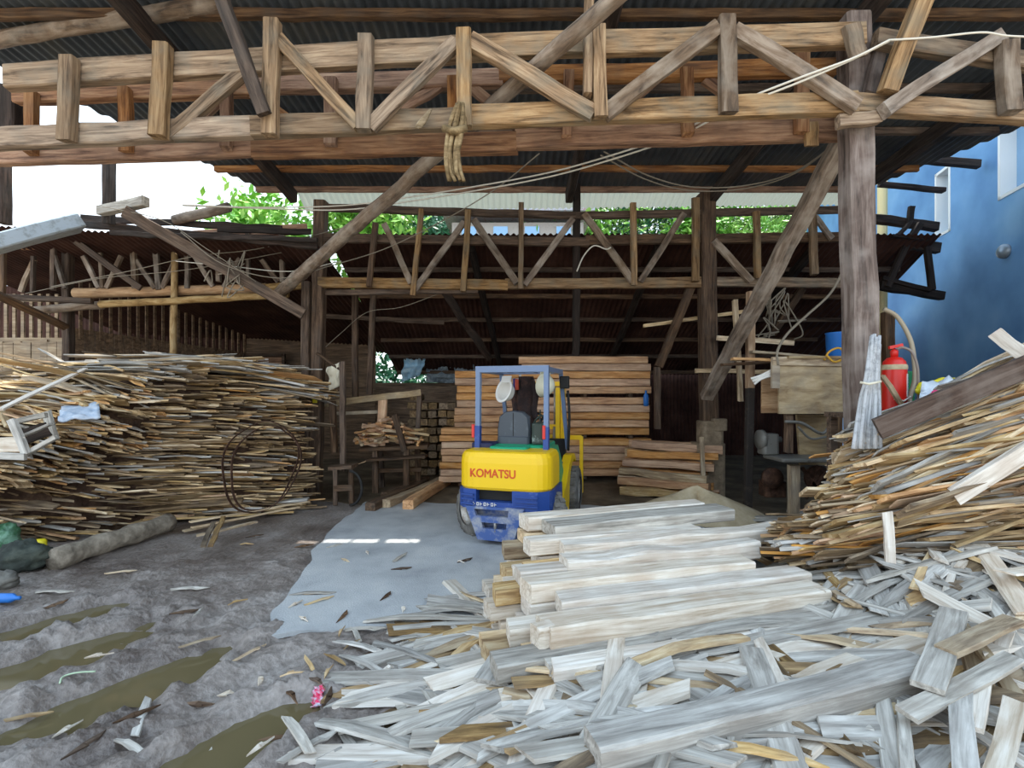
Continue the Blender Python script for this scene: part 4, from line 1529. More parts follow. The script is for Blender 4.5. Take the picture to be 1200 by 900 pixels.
# ------------------------------------------------------------------ slab variants (thin wavy-edged offcuts)
def slab_mesh(seed, L, w, t, bow=.02, pointed=.5):
    rnd = random.Random(seed)
    n = max(3, int(L / .22))
    rs = []
    ph = rnd.uniform(0, 6)
    tp0, tp1 = rnd.uniform(.35, 1), rnd.uniform(.35, 1)
    sk0, sk1 = rnd.uniform(-.06, .06), rnd.uniform(-.06, .06)
    for i in range(n + 1):
        u = i / n
        k = 1.0
        if u < .12 and rnd.random() < pointed:
            k = tp0
        if u > .88 and rnd.random() < pointed:
            k = tp1
        ww = w * k * rnd.uniform(.86, 1.08)
        x = (u - .5) * L
        zc = bow * (math.sin(math.pi * u) + .25 * math.sin(2 * math.pi * u + ph))
        tt = t * rnd.uniform(.8, 1.1)
        cy = rnd.uniform(-.05, .05) * w
        sk = sk0 if i == 0 else sk1 if i == n else 0
        rs.append([V((x - sk, cy - ww / 2, zc - tt / 2)), V((x + sk, cy + ww / 2, zc - tt / 2)), V((x + sk, cy + ww * .42, zc + tt / 2)), V((x - sk, cy - ww * .42, zc + tt / 2))])
    mb = MB()
    mb.rings(rs)
    return mb


def variants(mats, n, Lr, wr, tr, seed, name, **kw):
    out = []
    rnd = random.Random(seed)
    for i in range(n):
        L, w, t = rnd.uniform(*Lr), rnd.uniform(*wr), rnd.uniform(*tr)
        mb = slab_mesh(seed * 100 + i, L, w, t, rnd.uniform(-.02, .04), **kw)
        out.append((mb, [mb.mesh(name, mt) for mt in mats], L))
    return out


PILES = []       # (name, mats, list of (variant, material index, matrix), labels...)


def ypr(yaw, pitch, roll):
    return Matrix.Rotation(yaw, 4, 'Z') @ Matrix.Rotation(-pitch, 4, 'Y') @ Matrix.Rotation(roll, 4, 'X')


# --- heap of slabs at the left
LM = [W_TAN, W_BROWN, W_PALEGREY, W_ORANGE]
LV = variants(LM, 18, (.7, 2.2), (.05, .15), (.012, .03), 31, 'slab_offcut')
LW = len(LV)
LV += variants(LM, 6, (.8, 1.6), (.13, .22), (.014, .03), 41, 'slab_offcut', pointed=.3)
LA, LB = V((-6.5, 4.75, 0)), V((-2.98, 7.05, 0))
LD = (LB - LA).normalized()
LNrm = V((-LD.y, LD.x, 0))                      # away from the camera
LLEN = (LB - LA).length


def lheight(s):
    u = s / LLEN
    return 1.52 + .66 * ss(.18, .58, u) - .36 * ss(.68, 1.0, u) - .25 * ss(.96, 1.1, u)


def lface(s, z):
    """distance of the front face behind the base line at this height: bulging middle, upper part overhangs at the near end"""
    u = s / LLEN
    h = z / lheight(s)
    near = ss(.60, .46, u)
    base = .05 + .35 * h * h + .9 * max(0, h - .86) * 4
    bulge = -.5 * near * ss(.42, .62, h) * ss(1.02, .9, h) + .1 * math.sin(s * 3 + z * 2)
    return base + bulge


core = MB()
ns, nz = 40, 14
for i in range(ns + 1):
    s = LLEN * i / ns
    H = lheight(s)
    for j in range(nz + 1):
        z = H * .96 * j / nz
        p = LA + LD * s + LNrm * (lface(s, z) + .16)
        core.v.append((p.x, p.y, z))
    for (dd, zz) in ((1.7, H * .9), (2.2, 0)):
        p = LA + LD * s + LNrm * dd
        core.v.append((p.x, p.y, zz))
k = nz + 3
for i in range(ns):
    for j in range(k - 1):
        core.f.append((i * k + j, (i + 1) * k + j, (i + 1) * k + j + 1, i * k + j + 1))
        core.sm.append(True)
core.f.append(tuple(range(k)))
core.f.append(tuple(range(ns * k + k - 1, ns * k - 1, -1)))
core.sm += [False, False]
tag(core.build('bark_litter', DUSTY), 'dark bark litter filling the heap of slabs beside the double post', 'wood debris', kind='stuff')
rnd = random.Random(77)
lst = []
for i in range(1750):
    top = i >= 1250
    s = rnd.uniform(-.1, LLEN * 1.0)
    H = lheight(s)
    vi = rnd.randrange(LW)
    u = s / LLEN
    if (u < .42 and rnd.random() < .3) or (top and rnd.random() < .12):
        vi = LW + rnd.randrange(len(LV) - LW)
    L = LV[vi][2]
    yaw0 = math.atan2(LD.y, LD.x)
    if not top and .2 < u < .56 and rnd.random() < .5:
        # sawn ends stepping out to the right along the overhang
        z = H * rnd.uniform(.42, .9)
        yaw = math.radians(rnd.gauss(-16, 12))
        pitch = -math.radians(rnd.gauss(9, 5))
        roll = math.radians(rnd.gauss(-16, 9))
        p = LA + LD * s + LNrm * (lface(s, z) + rnd.uniform(-.06, .1)) + V((0, 0, z)) - V((math.cos(yaw), math.sin(yaw), math.sin(pitch))) * L * .46
    elif not top:
        z = rnd.uniform(.02, H * .97)
        d = lface(s, z) + rnd.uniform(-.05, .2)
        # slabs lie along the picture; near end turns towards the viewer
        yaw = math.radians(rnd.gauss(6, 7)) - ss(.55, .1, u) * math.radians(rnd.uniform(5, 45))
        pitch = math.radians(rnd.gauss(0, 2.2)) - ss(.6, .2, u) * math.radians(rnd.uniform(0, 12))
        roll = math.radians(rnd.gauss(-12, 12))
        off = L * .5 * rnd.uniform(.2, .8)
        p = LA + LD * s + LNrm * d + V((0, 0, z))
        if abs(yaw - yaw0) > .25:
            p -= V((math.cos(yaw), math.sin(yaw), 0)) * L * .38
        else:
            p -= V((math.cos(yaw), math.sin(yaw), 0)) * L * .2
        if p.x - 0 > LB.x - L * .3:
            p.x = LB.x - L * .35
    else:
        dd = rnd.uniform(.3, 1.7)
        z = H * (.92 + .08 * math.sin(dd * 1.6)) + rnd.uniform(-.06, .07)
        p = LA + LD * s + LNrm * (dd + .1) + V((0, 0, z))
        yaw = math.radians(rnd.gauss(14, 14)) + ss(.35, .0, u) * math.radians(rnd.uniform(0, 20))
        pitch = math.radians(rnd.gauss(1, 4)) - ss(.6, 1, u) * math.radians(9) + ss(.45, .0, u) * math.radians(10)
        roll = math.radians(rnd.gauss(-6, 9))
        if p.x > LB.x - L * .4:
            p.x = LB.x - L * .45
    lo = .5 * L * abs(math.sin(pitch)) + .03
    p.z = max(p.z, lo)
    hz_ = p.z / H
    r = rnd.random()
    if top:  # top paler: weathering, plus skylight put into the colour mix
        mi = 0 if r < .45 else 2 if r < .8 else 1 if r < .93 else 3
    elif hz_ > .45 and u < .55:  # upper near end: sky light from the left put into paler slab colours
        mi = 0 if r < .55 else 2 if r < .72 else 3 if r < .86 else 1
    else:  # browner low down: dirt, with shade put into the colour mix
        mi = 1 if r < .6 else 0 if r < .85 else 3 if r < .9 else 2
    lst.append((vi, mi, Matrix.Translation(p) @ ypr(yaw, pitch, roll)))
PILES.append(dict(name='slab_offcut', V=LV, M=LM, items=lst, label='thin rough sawn slab in the tall heap beside the double post', group='slabs in the heap beside the double post', cat='slab', rest='mass of thin rough slabs packed in the tall heap beside the double post'))

# --- sloping pile by the thick post
RM = [W_TAN, W_ORANGE, W_BROWN, W_PALEGREY]
RV = variants(RM, 12, (1.0, 2.4), (.05, .16), (.01, .028), 32, 'slab_strip') + variants(RM, 6, (1.4, 2.6), (.14, .22), (.014, .03), 42, 'slab_strip', pointed=.3)


def rpil(t, X):
    """point on the outer face of the pile, t from its foot (0) to its crest (1)"""
    X0 = 3.0
    z = .50 + .90 * t + (X - X0) * math.tan(math.radians(1 + 22 * t))
    Y = 3.45 + .42 * t + .10 * math.sin(t * 9) - (X - X0) * .10
    return V((X, Y, z))


core = MB()
na, nb = 24, 12
for i in range(na + 1):
    X = 2.3 + 4.0 * i / na
    for j in range(nb + 1):
        t = j / nb
        t = min(t, max(.04, (X - 2.3) / 1.0))
        p = rpil(t, X) + V((0, .16, -.10))
        core.v.append(tuple(p))
    p = rpil(min(1, max(.04, (X - 2.3) / 1.0)), X)
    core.v.append((X, p.y + .75, max(.02, p.z - .25)))
    core.v.append((X, p.y + 1.5, .0))
k = nb + 3
for i in range(na):
    for j in range(k - 1):
        core.f.append((i * k + j, (i + 1) * k + j, (i + 1) * k + j + 1, i * k + j + 1))
        core.sm.append(True)
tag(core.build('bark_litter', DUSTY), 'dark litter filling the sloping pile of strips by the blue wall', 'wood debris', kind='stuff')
rnd = random.Random(78)
lst = []
for i in range(1150):
    t = rnd.random() ** .85
    vi = rnd.randrange(len(RV))
    L = RV[vi][2]
    xmin = 1.98 + .93 * t
    X = rnd.uniform(xmin + L * .42, 5.8)
    if rnd.random() < .3:
        X = xmin + L * rnd.uniform(.44, .6)
    p = rpil(t, X) + V((0, rnd.uniform(-.03, .14), rnd.uniform(-.03, .03)))
    if t > .9:
        p += V((0, rnd.uniform(0, .35) if X > 3.9 else 0, rnd.uniform(-.05, .05)))
    pitch = math.radians(1 + 22 * t + rnd.gauss(0, 3.5))
    yaw = math.radians(rnd.gauss(-3, 7))
    roll = math.radians(rnd.gauss(-28, 14))
    r = rnd.random()
    if t > .6:
        mi = 3 if r < .3 else 0 if r < .85 else 1
    elif t > .3:
        mi = 0 if r < .45 else 1 if r < .68 else 2 if r < .84 else 3
    else:
        mi = 2 if r < .42 else 1 if r < .62 else 0 if r < .9 else 3
    lst.append((vi, mi, Matrix.Translation(p) @ ypr(yaw, pitch, roll)))
PILES.append(dict(name='slab_strip', V=RV, M=RM, items=lst, label='thin sawn strip in the sloping pile between the thick post and the blue wall', group='strips in the sloping pile', cat='slab', rest='mass of thin sawn strips in the sloping pile by the blue wall'))

# --- loose boards over the front
FMt = [W_PALEGREY, W_PALE, W_TAN, W_BROWN]
FV = variants(FMt, 24, (.3, 1.5), (.045, .15), (.008, .026), 33, 'loose_board', pointed=.3)


def hz(x, y):
    return .17 * ss(-.5, .7, x) * ss(3.7, 3.0, y - .25 * max(0, x - .2)) + .30 * ss(1.6, 3.2, x) * ss(1.9, 3.4, y) + .02 * noise.noise(V((x * 2, y * 2, 5)))


core = MB()
xs2 = [-.6 + 6.4 * i / 90 for i in range(91)]
ys2 = [1.55 + 2.9 * j / 45 for j in range(46)]
core.v = [(x, y, hz(x, y) - .035 - .06 * ss(-.2, -.55, x)) for y in ys2 for x in xs2]
core.f = [(j * 91 + i, j * 91 + i + 1, (j + 1) * 91 + i + 1, (j + 1) * 91 + i) for j in range(45) for i in range(90)]
core.sm = [True] * len(core.f)
tag(core.build('chip_litter', blotch('grey_chip_litter', ['4b443d', '6b635a', '8b8379'], scale=9, rough=1, bump=.8, bscale=34)), 'litter of dusty chips under the loose boards', 'wood debris', kind='stuff')
rnd = random.Random(79)
lst = []
i = 0
while i < 1000:
    y = rnd.uniform(1.8, 4.0) if rnd.random() < .8 else rnd.uniform(1.8, 3.0)
    x = rnd.uniform(-.62, 4.6)
    if y < abs(x) * .75:
        continue
    if x < .1 and rnd.random() > .25 + .75 * ss(-.62, .1, x):
        continue
    # nothing inside the beam stack
    q = V((x, y, 0)) - BO
    sb, db = q.dot(BU), q.dot(BN)
    if .0 < sb < 2.0 and .1 < db < 1.65:
        continue
    i += 1
    vi = rnd.randrange(len(FV))
    L = FV[vi][2]
    lift = rnd.random() ** 1.5 * .10 * ss(-.5, .4, x)
    if x > 1.6:
        yaw = math.radians(rnd.gauss(35, 28) if rnd.random() < .65 else rnd.uniform(0, 180))
    else:
        yaw = math.radians(rnd.gauss(14, 18) if rnd.random() < .5 else rnd.uniform(-70, 110))
    u = V((math.cos(yaw), math.sin(yaw), 0))
    a, c = V((x, y, 0)) - u * L * .45, V((x, y, 0)) + u * L * .45
    za, zc = hz(a.x, a.y), hz(c.x, c.y)
    pitch = math.atan2(zc - za, L * .9) + math.radians(rnd.gauss(0, 3)) * ss(-.5, .5, x)
    z = max((za + zc) / 2, hz(x, y)) + .02 + lift
    r = rnd.random()
    mi = 0 if r < .60 else 1 if r < .76 else 2 if r < .88 else 3
    lst.append((vi, mi, Matrix.Translation((x, y, z)) @ ypr(yaw, pitch, math.radians(rnd.gauss(0, 7)))))
PILES.append(dict(name='loose_board', V=FV, M=FMt, items=lst, label='loose weathered board among the scattered offcuts round the big beam stack', group='loose boards round the beam stack', cat='board', rest='mass of small loose boards underneath the scattered offcuts'))


def named_board(name, a, c, w, h, mat, label, cat='board', **kw):
    o = timber(name, a, c, w, h, mat, up=(0, 0, 1), **kw)
    return tag(o, label, cat, None, 'thing')


def G(px, py, z):
    """seen point at a known height"""
    Y = (HC - z) * F / (py - YH)
    return P(px, py, Y)


named_board('squared_beam', G(694, 884, .30), G(1078, 786, .36), .15, .13, W_PALEGREY, 'heavy weathered beam lying across the boards, nearest of the thick timbers', 'beam', rough=.008)
named_board('board', G(712, 798, .27), G(752, 868, .27), .10, .03, W_PALEGREY, 'purplish plank end poking out beneath the beam stack front')
named_board('board', G(962, 752, .28), G(1003, 905, .24), .10, .03, W_PALEGREY, 'grey plank passing under the heavy weathered beam')
named_board('board', G(1118, 716, .50), G(1086, 806, .42), .12, .025, W_PALEGREY, 'broad blue grey plank leaning beyond the end of the heavy weathered beam')
named_board('board', G(1126, 806, .40), G(1130, 905, .36), .075, .02, W_PALEGREY, 'pale bluish board end lying towards the viewer, widest of the three')
named_board('board', G(1154, 788, .40), G(1142, 856, .37), .06, .02, W_PALE, 'short cream board end between the bluish boards')
named_board('board', G(1190, 824, .38), G(1168, 912, .34), .07, .02, W_PALE, 'cream board end nearest the corner of the heap')
named_board('board', G(1188, 770, .44), G(1060, 836, .38), .09, .02, W_PALEGREY, 'slanting grey board behind the three board ends')
named_board('board', G(1108, 764, .46), G(1188, 726, .5), .09, .03, W_TAN, 'brownish board with a nail hole beside the blue grey plank')
named_board('board', G(500, 800, .06), G(542, 872, .08), .10, .02, W_PALEGREY, 'grey board with a forked split end near the mud')
named_board('board', G(470, 790, .05), G(502, 806, .06), .09, .02, W_PALEGREY, 'short grey board butting the forked board')
named_board('board', G(548, 830, .10), G(572, 880, .10), .08, .02, W_PALEGREY, 'short grey board right beside the forked board')
named_board('board', G(600, 762, .19), G(576, 800, .16), .2, .025, W_PALEGREY, 'broad silvery board end at the front corner of the beam stack')
named_board('board', G(590, 812, .17), G(745, 842, .22), .045, .04, W_TAN, 'pale stick with square edges in front of the beam stack')
named_board('board', G(600, 890, .16), G(752, 822, .22), .03, .025, W_TAN, 'slim tan stick crossing the loose boards')
named_board('board', G(586, 816, .16), G(668, 800, .2), .08, .035, W_PALE, 'short white block lying before the front beam')
named_board('board', G(790, 800, .26), G(868, 842, .28), .16, .02, W_PALEGREY, 'broad grey board tilted behind the heavy weathered beam')
# on the sloping pile
named_board('board', P(1028, 503, 3.66), P(1215, 424, 3.5), .05, .16, W_POST, 'long dark weathered plank on the crest of the sloping pile', rough=.004)
named_board('board', P(1166, 390, 3.9), P(1216, 428, 3.7), .03, .10, W_PALE, 'pale board sticking up from the crest of the sloping pile')
named_board('board', P(1040, 600, 3.36), P(1044, 660, 3.3), .06, .025, W_PALE, 'short pale stub standing at the foot of the sloping pile')
named_board('board', P(1118, 582, 3.36), P(1215, 522, 3.3), .05, .12, W_PALE, 'wide cream board slanting up the face of the sloping pile')
# on the left heap
named_board('board', P(0, 480, 4.9), P(100, 432, 5.9), .07, .02, W_PALE, 'long pale strip curving over the near end of the slab heap')
named_board('board', P(62, 448, 5.7), P(120, 425, 6.8), .04, .025, W_TAN, 'thin stick sticking out of the top of the slab heap')
named_board('board', P(112, 425, 6.2), P(145, 434, 6.1), .03, .03, W_TAN, 'small stick crossing the top of the slab heap')
named_board('board', P(20, 596, 5.6), P(-30, 600, 5.0), .1, .02, W_PALE, 'pale board at the foot of the slab heap')
for i, (a, c) in enumerate([((215, 622), (330, 598)), ((225, 618), (350, 594)), ((230, 628), (300, 612)), ((222, 612), (362, 588)), ((238, 640), (250, 612)), ((246, 640), (262, 606))]):
    named_board('board', G(a[0], a[1], .05 + .03 * i), G(c[0], c[1], .06 + .03 * i), .05, .02, W_TAN if i < 4 else W_BROWN, ['lowest long lath', 'middle long lath', 'short lath', 'upper long lath', 'bent grey splint', 'crossed grey splint'][i] + ' at the foot of the slab heap under the saw blade loop')

# ------------------------------------------------------------------ workbench with its lumber, stool, ground timbers
wb = thing('workbench', P(462, 574, 8.5), 'rough wooden workbench with posts and a rail, heaped with sawn scraps', 'workbench')
timber('bench_top', P(424, 526, 8.35), P(502, 522, 8.45), .5, .06, W_OLD, wb)
for (x, Y) in [(440, 8.2), (476, 8.2), (490, 8.7), (447, 8.7)]:
    timber('leg', P(x, 462 + 952 / Y, Y), P(x + R(-2, 2), 526, Y), .08, .1, W_OLD, wb)
timber('rail', P(378, 474, 8.5), P(493, 460, 8.4), .06, .11, W_PLY, wb)
timber('rail', P(388, 485, 8.6), P(446, 483, 8.6), .05, .06, W_PLY, wb)
timber('upright', P(446, 522, 8.45), P(449, 466, 8.45), .06, .15, W_TIMBER, wb)
timber('upright', P(488, 524, 8.5), P(492, 462, 8.5), .07, .08, W_OLD, wb)
timber('brace', P(474, 528, 8.15), P(462, 486, 8.15), .06, .1, W_OLD, wb)
timber('stretcher', P(436, 552, 8.3), P(494, 550, 8.4), .05, .07, W_OLD, wb)
timber('shelf', P(432, 538, 8.1), P(500, 534, 8.1), .3, .04, W_OLD, wb)
rnd = random.Random(61)
for k in range(62):
    x, y = rnd.uniform(420, 492), rnd.uniform(492, 522)
    if y < 522 - 28 * math.sin((x - 415) / 80 * math.pi) ** .7:
        y = rnd.uniform(510, 522)
    c = P(x, y - 3, rnd.uniform(8.2, 8.55))
    a = rnd.uniform(-.5, .5) + (math.pi / 2 if rnd.random() < .5 else 0)
    L = rnd.uniform(.1, .24)
    u = V((math.cos(a), math.sin(a) * .6, rnd.uniform(-.25, .25))).normalized()
    o = timber('wood_scrap', c - u * L, c + u * L, rnd.uniform(.03, .07), rnd.uniform(.025, .05), W_TIMBER if rnd.random() < .6 else W_TAN, up=(0, 0, 1))
    tag(o, 'sawn scrap of wood heaped on the rough workbench', 'wood scrap', 'scraps heaped on the workbench', 'thing')
o = timber('post', P(402, 552, 7.6), P(401, 424, 7.6), .07, .085, W_OLD)
tag(o, 'upright pole standing by the little stool, in front of the workbench rail', 'post', None, 'thing')
stl = thing('stool', P(402, 590, 7.4), 'small rough wooden stool at the edge of the slab heap', 'stool')
timber('seat', P(388, 548, 7.4), P(416, 546, 7.4), .3, .05, W_OLD, stl)
for x, Y in [(393, 7.28), (412, 7.28), (394, 7.55), (411, 7.55)]:
    timber('leg', P(x, 462 + 952 / Y, Y), P(x, 549, Y), .05, .06, W_OLD, stl)
timber('stretcher', P(392, 572, 7.26), P(413, 571, 7.26), .03, .09, W_OLD, stl)
m = MB()
m.tube([P(416 + 14 * math.sin(t) - 6, 572 + 20 * math.cos(t), 7.2) for t in [math.pi * k / 12 for k in range(13)]], .02, 6)
solo(m, 'rubber_strip', RUBBER_D, 'curved dark rubber strip hanging beside the little stool', 'rubber strip')
for a, c, w, mt, lab in [((434, 596, 6.9), (498, 566, 8.9), .13, W_OLD, 'dark squared timber on the ground nearest the stool'),
                         ((452, 594, 7.1), (516, 562, 9.0), .12, W_WALLB, 'middle squared timber on the ground before the workbench'),
                         ((478, 596, 7.0), (524, 566, 9.0), .14, W_TIMBER, 'light ended timber on the ground nearest the forklift wheel'),
                         ((450, 580, 7.8), (500, 562, 9.2), .1, W_OLD, 'thin dark timber lying behind the other ground timbers')]:
    p, q = V(P(*a)), V(P(*c))
    p.z = q.z = w * .5 + .01
    o = timber('squared_timber', p, q, w * 1.15, w, mt, up=(0, 0, 1), rough=.008)
    tag(o, lab, 'timber', None, 'thing')
o = pole('hanging_stick', P(372, 414, 7.9), P(402, 436, 7.6), .025, .02, W_OLD)
tag(o, 'bent stick carrying the pale cloth beside the double post', 'stick', None, 'thing')
m = MB()
m.rbox((0, 0, .02), (.07, .05, .16), .012, 2)
o = m.build('yellow_tag', YEL_P, None, Matrix.Translation(P(369, 468, 7.86)))
tag(o, 'small yellow tag nailed on the double post', 'tag', None, 'thing')
# light opening: tarp and junk
def sheet(name, quad, thick, mat, label, cat, n=10, amp=.05, seed=1, fold=3):
    a, b2, c, d = [V(q) for q in quad]
    m = MB()
    nrm = (b2 - a).cross(d - a).normalized()
    for side in (0, 1):
        for j in range(n + 1):
            for i in range(n + 1):
                u, v = i / n, j / n
                p = a.lerp(b2, u).lerp(d.lerp(c, u), v)
                p = p + nrm * (amp * noise.noise(V((u * fold + seed, v * fold, seed))) + side * thick)
                m.v.append(tuple(p))
    k = (n + 1) * (n + 1)
    for j in range(n):
        for i in range(n):
            q = (j * (n + 1) + i, j * (n + 1) + i + 1, (j + 1) * (n + 1) + i + 1, (j + 1) * (n + 1) + i)
            m.f.append(q)
            m.f.append(tuple(x + k for x in q[::-1]))
            m.sm += [True, True]
    per = list(range(n + 1)) + [j * (n + 1) + n for j in range(1, n + 1)] + [n * (n + 1) + i for i in range(n - 1, -1, -1)] + [j * (n + 1) for j in range(n - 1, 0, -1)]
    for i in range(len(per)):
        x, y = per[i], per[(i + 1) % len(per)]
        m.f.append((x, y, y + k, x + k))
        m.sm.append(True)
    return solo(m, name, mat, label, cat)


sheet('hanging_cloth', [P(386, 458, 7.72), P(399, 452, 7.72), P(402, 424, 7.72), P(384, 430, 7.72)], .02, CLOTH_W, 'pale cloth hung from a pole end beside the double post', 'cloth', amp=.12, fold=3, seed=9)
sheet('tarp', [P(470, 448, 12.4), P(492, 440, 12.4), P(500, 420, 12.4), P(474, 416, 12.4)], .01, TARP_B, 'pale blue tarp hanging in the light opening under the lean-to roof', 'tarp', amp=.25, fold=4)
sheet('tarp', [P(500, 448, 12.9), P(560, 450, 12.9), P(560, 426, 12.9), P(500, 420, 12.9)], .01, paint('grey_tarp', '6c7a84', .6, '93a1a8', wear_at=.5), 'grey plastic sheet hanging in the light opening by the timber stack', 'tarp', amp=.3, fold=5, seed=4)
m = MB()
m.lathe([(.03, 0), (.05, .02), (.05, .2), (.02, .25), (.02, .3)], 12, Matrix.Translation(P(757, 476, 9.1)))
solo(m, 'bottle', BLUE_P, 'blue plastic bag or bottle hanging at the edge of the tall timber stack', 'bottle')

# ------------------------------------------------------------------ saw machine with a plywood hood
mc = thing('table_saw', P(940, 580, 6.6), 'old saw bench with a big plywood hood standing behind the thick post', 'saw bench')
Y0 = 6.2


def pl(quad_px, Y, th, name, mat):
    m = MB()
    f = [P(x, y, Y) for x, y in quad_px]
    b2 = [p + V((0, th, 0)) for p in f]
    m.rings([f, b2])
    return m.build(name, mat, mc, Matrix())


pl([(913, 426), (1000, 426), (1000, 485), (913, 485)], Y0, .03, 'hood_board', W_PLY)
pl([(905, 420), (914, 420), (914, 455), (905, 455)], Y0 - .02, .04, 'hood_batten', W_PLY)
pl([(906, 418), (1002, 418), (1002, 429), (906, 428)], Y0 - .03, .05, 'hood_batten', W_TAN)
pl([(893, 440), (913, 440), (913, 484), (893, 484)], Y0 + .35, .03, 'hood_side', W_ORANGE)
m = MB()
m.bar(P(906, 421, Y0 + .3), P(1004, 421, Y0 + .3), .75, .03)
m.build('hood_top', W_TAN, mc, Matrix())
pl([(934, 486), (986, 486), (984, 545), (938, 545)], Y0 + .3, .04, 'machine_panel', W_PLY)
for x, y0, y1, w, Y in [(924, 484, 530, .09, Y0 + .1), (982, 484, 560, .08, Y0 + .1), (930, 545, 606, .13, Y0 + .0), (984, 545, 606, .1, Y0 + .5)]:
    timber('leg', P(x, y1, Y), P(x, y0, Y), .08, w, W_WALLB if w > .1 else W_OLD, mc)
m = MB()
m.rbox(P(938, 537, Y0 + .1), (.75, .5, .05), .03, 2)
m.rbox(P(900, 520, Y0 + .3), (.22, .2, .28), .04, 2)
m.lathe([(0, 0), (.13, 0), (.13, .06), (.04, .08), (.04, .3), (0, .3)], 20, Matrix.Translation(P(889, 515, Y0 + .3)) @ Matrix.Rotation(math.pi / 2, 4, 'Y'))
m.tube(smooth_path([P(920, 494, Y0), P(940, 496, Y0), P(962, 508, Y0), P(972, 500, Y0)]), .02, 8)
m.tube(smooth_path([P(935, 500, Y0), P(950, 514, Y0), P(968, 512, Y0)]), .015, 8)
m.build('saw_table', GREYMET, mc, Matrix())
m = MB()
for c, r in [((905, 560), .14)]:
    mm = MB()
    mm.lathe([(r * .2, -.03), (r, -.03), (r, .03), (r * .2, .03)], 24, Matrix.Translation(P(c[0], c[1], Y0 + .3)) @ Matrix.Rotation(math.pi / 2, 4, 'X'))
    mm.build('flywheel', RUST, mc, Matrix())
m.lathe([(.034, -.03), (.17, -.03), (.17, .03), (.034, .03)], 24, Matrix.Translation(P(958, 560, Y0 + .3)) @ Matrix.Rotation(math.pi / 2, 4, 'X'))
for a, c in [((940, 548), (962, 580)), ((962, 548), (944, 584)), ((975, 545), (950, 575))]:
    m.bar(P(a[0], a[1], Y0 + .1), P(c[0], c[1], Y0 + .1), .03, .04)
m.build('drive_wheel', RUST, mc, Matrix())
m = MB()
m.rbox(P(905, 572, Y0 + .5), (.3, .25, .22), .05, 2)
m.build('motor', RUST, mc, Matrix())
for i, (a, c, Y, mt, lab) in enumerate([((858, 420), (1000, 428), 6.3, W_ORANGE, 'orange plank lying on the saw hood, nearest'), ((880, 412), (985, 421), 6.6, W_TAN, 'tan plank lying on the saw hood behind the orange plank'),
                                        ((846, 428), (920, 424), 6.5, W_OLD, 'brown plank jutting out from the saw hood towards the brace')]):
    o = timber('plank', P(a[0], a[1], Y), P(c[0], c[1], Y), .12, .035, mt)
    tag(o, lab, 'plank', None, 'thing')
m = MB()
m.tube(smooth_path([P(966, 422, 6.15), P(972, 412, 6.15), P(984, 408, 6.15), P(990, 418, 6.15), P(978, 424, 6.12), P(968, 416, 6.12)]), .014, 6)
solo(m, 'yellow_rope', paint('yellow_rope', 'd9a63c', .8), 'yellow rope coil on top of the saw hood', 'rope')
m = MB()
m.lathe([(0, 0), (.12, 0), (.14, .03), (.15, .34), (.16, .36), (.14, .36), (.12, .05), (0, .05)], 18, Matrix.Translation((P(982, 411, 6.7).x, 6.7, 2.2)))
solo(m, 'bucket', BLUE_P, 'blue bucket behind the thick post on the saw hood side', 'bucket')
m = MB()
for k in range(3):
    m.tube(smooth_path([P(880 + k * 2, 444 + k * 3, 6.3), P(892, 440 + k * 2, 6.25), P(904, 434 + k * 3, 6.25)]), .018, 6)
solo(m, 'plastic_strip', WHITE, 'white plastic strips tied at the side of the saw hood', 'strip')
rnd = random.Random(8)
for k in range(16):
    c = P(rnd.uniform(895, 985), rnd.uniform(578, 592), rnd.uniform(5.9, 6.6))
    c.z = .03 + .03 * (k % 3)
    a = rnd.uniform(-.6, .9)
    u = V((math.cos(a), math.sin(a), rnd.uniform(-.04, .1)))
    o = timber('board_end', c - u * .25, c + u * .3, .09, .022, W_PALEGREY, up=(0, 0, 1))
    tag(o, 'dusty board end scattered on the floor under the saw bench', 'board', 'board ends under the saw bench', 'thing')

# ------------------------------------------------------------------ around the thick post
bn = thing('shelf_bench', (3.55, 4.75, 0), 'wooden bench behind the sloping pile carrying the red cylinder', 'bench')
m = MB()
m.box((.25, .05, 1.49), (1.0, .5, .05))
m.build('bench_top', W_OLD, bn)
for x in (-.2, .7):
    for y in (-.15, .25):
        m = MB()
        m.box((x, y, .735), (.07, .07, 1.47))
        m.build('leg', W_OLD, bn)
CY = 4.62
cb = P(1048, 482, CY)
cy = thing('gas_cylinder', (cb.x, cb.y, 1.515), 'red fire extinguisher cylinder with a white label beside the thick post', 'fire extinguisher')
m = MB()
m.lathe([(0, 0), (.085, 0), (.098, .015), (.1, .05), (.1, .44), (.09, .50), (.06, .535), (.03, .545), (0, .545)], 24)
cbod = m.build('body', RED_CYL, cy)
m = MB()
m.lathe([(0, .54), (.03, .54), (.034, .6), (.02, .62), (0, .62)], 14)
m.bar((-.05, 0, .635), (.07, -.01, .66), .025, .03)
m.build('valve', RED_CYL, cy)
m = MB()
m.lathe([(.102, .42), (.104, .425), (.104, .455), (.098, .47)], 24, cap=False)
m.build('band', SAWDUST, cbod)
m = MB()
arc = [math.radians(a) for a in range(-62, -18, 8)]
m.rings([[V((.1035 * math.cos(t), .1035 * math.sin(t), z)) for t in arc] + [V((.1 * math.cos(t), .1 * math.sin(t), z)) for t in reversed(arc)] for z in (.16, .38)])
m.build('label', WHITE, cbod)
m = MB()
for k in range(6):
    t0_ = math.radians(-46)
    m.box((0, 0, 0), (.012, .002, .018), 0, Matrix.Translation((.1045 * math.cos(t0_), .1045 * math.sin(t0_), .2 + k * .028)) @ Matrix.Rotation(t0_ + math.pi / 2, 4, 'Z'))
m.build('label_print', F_BLUE, cbod)
m = MB()
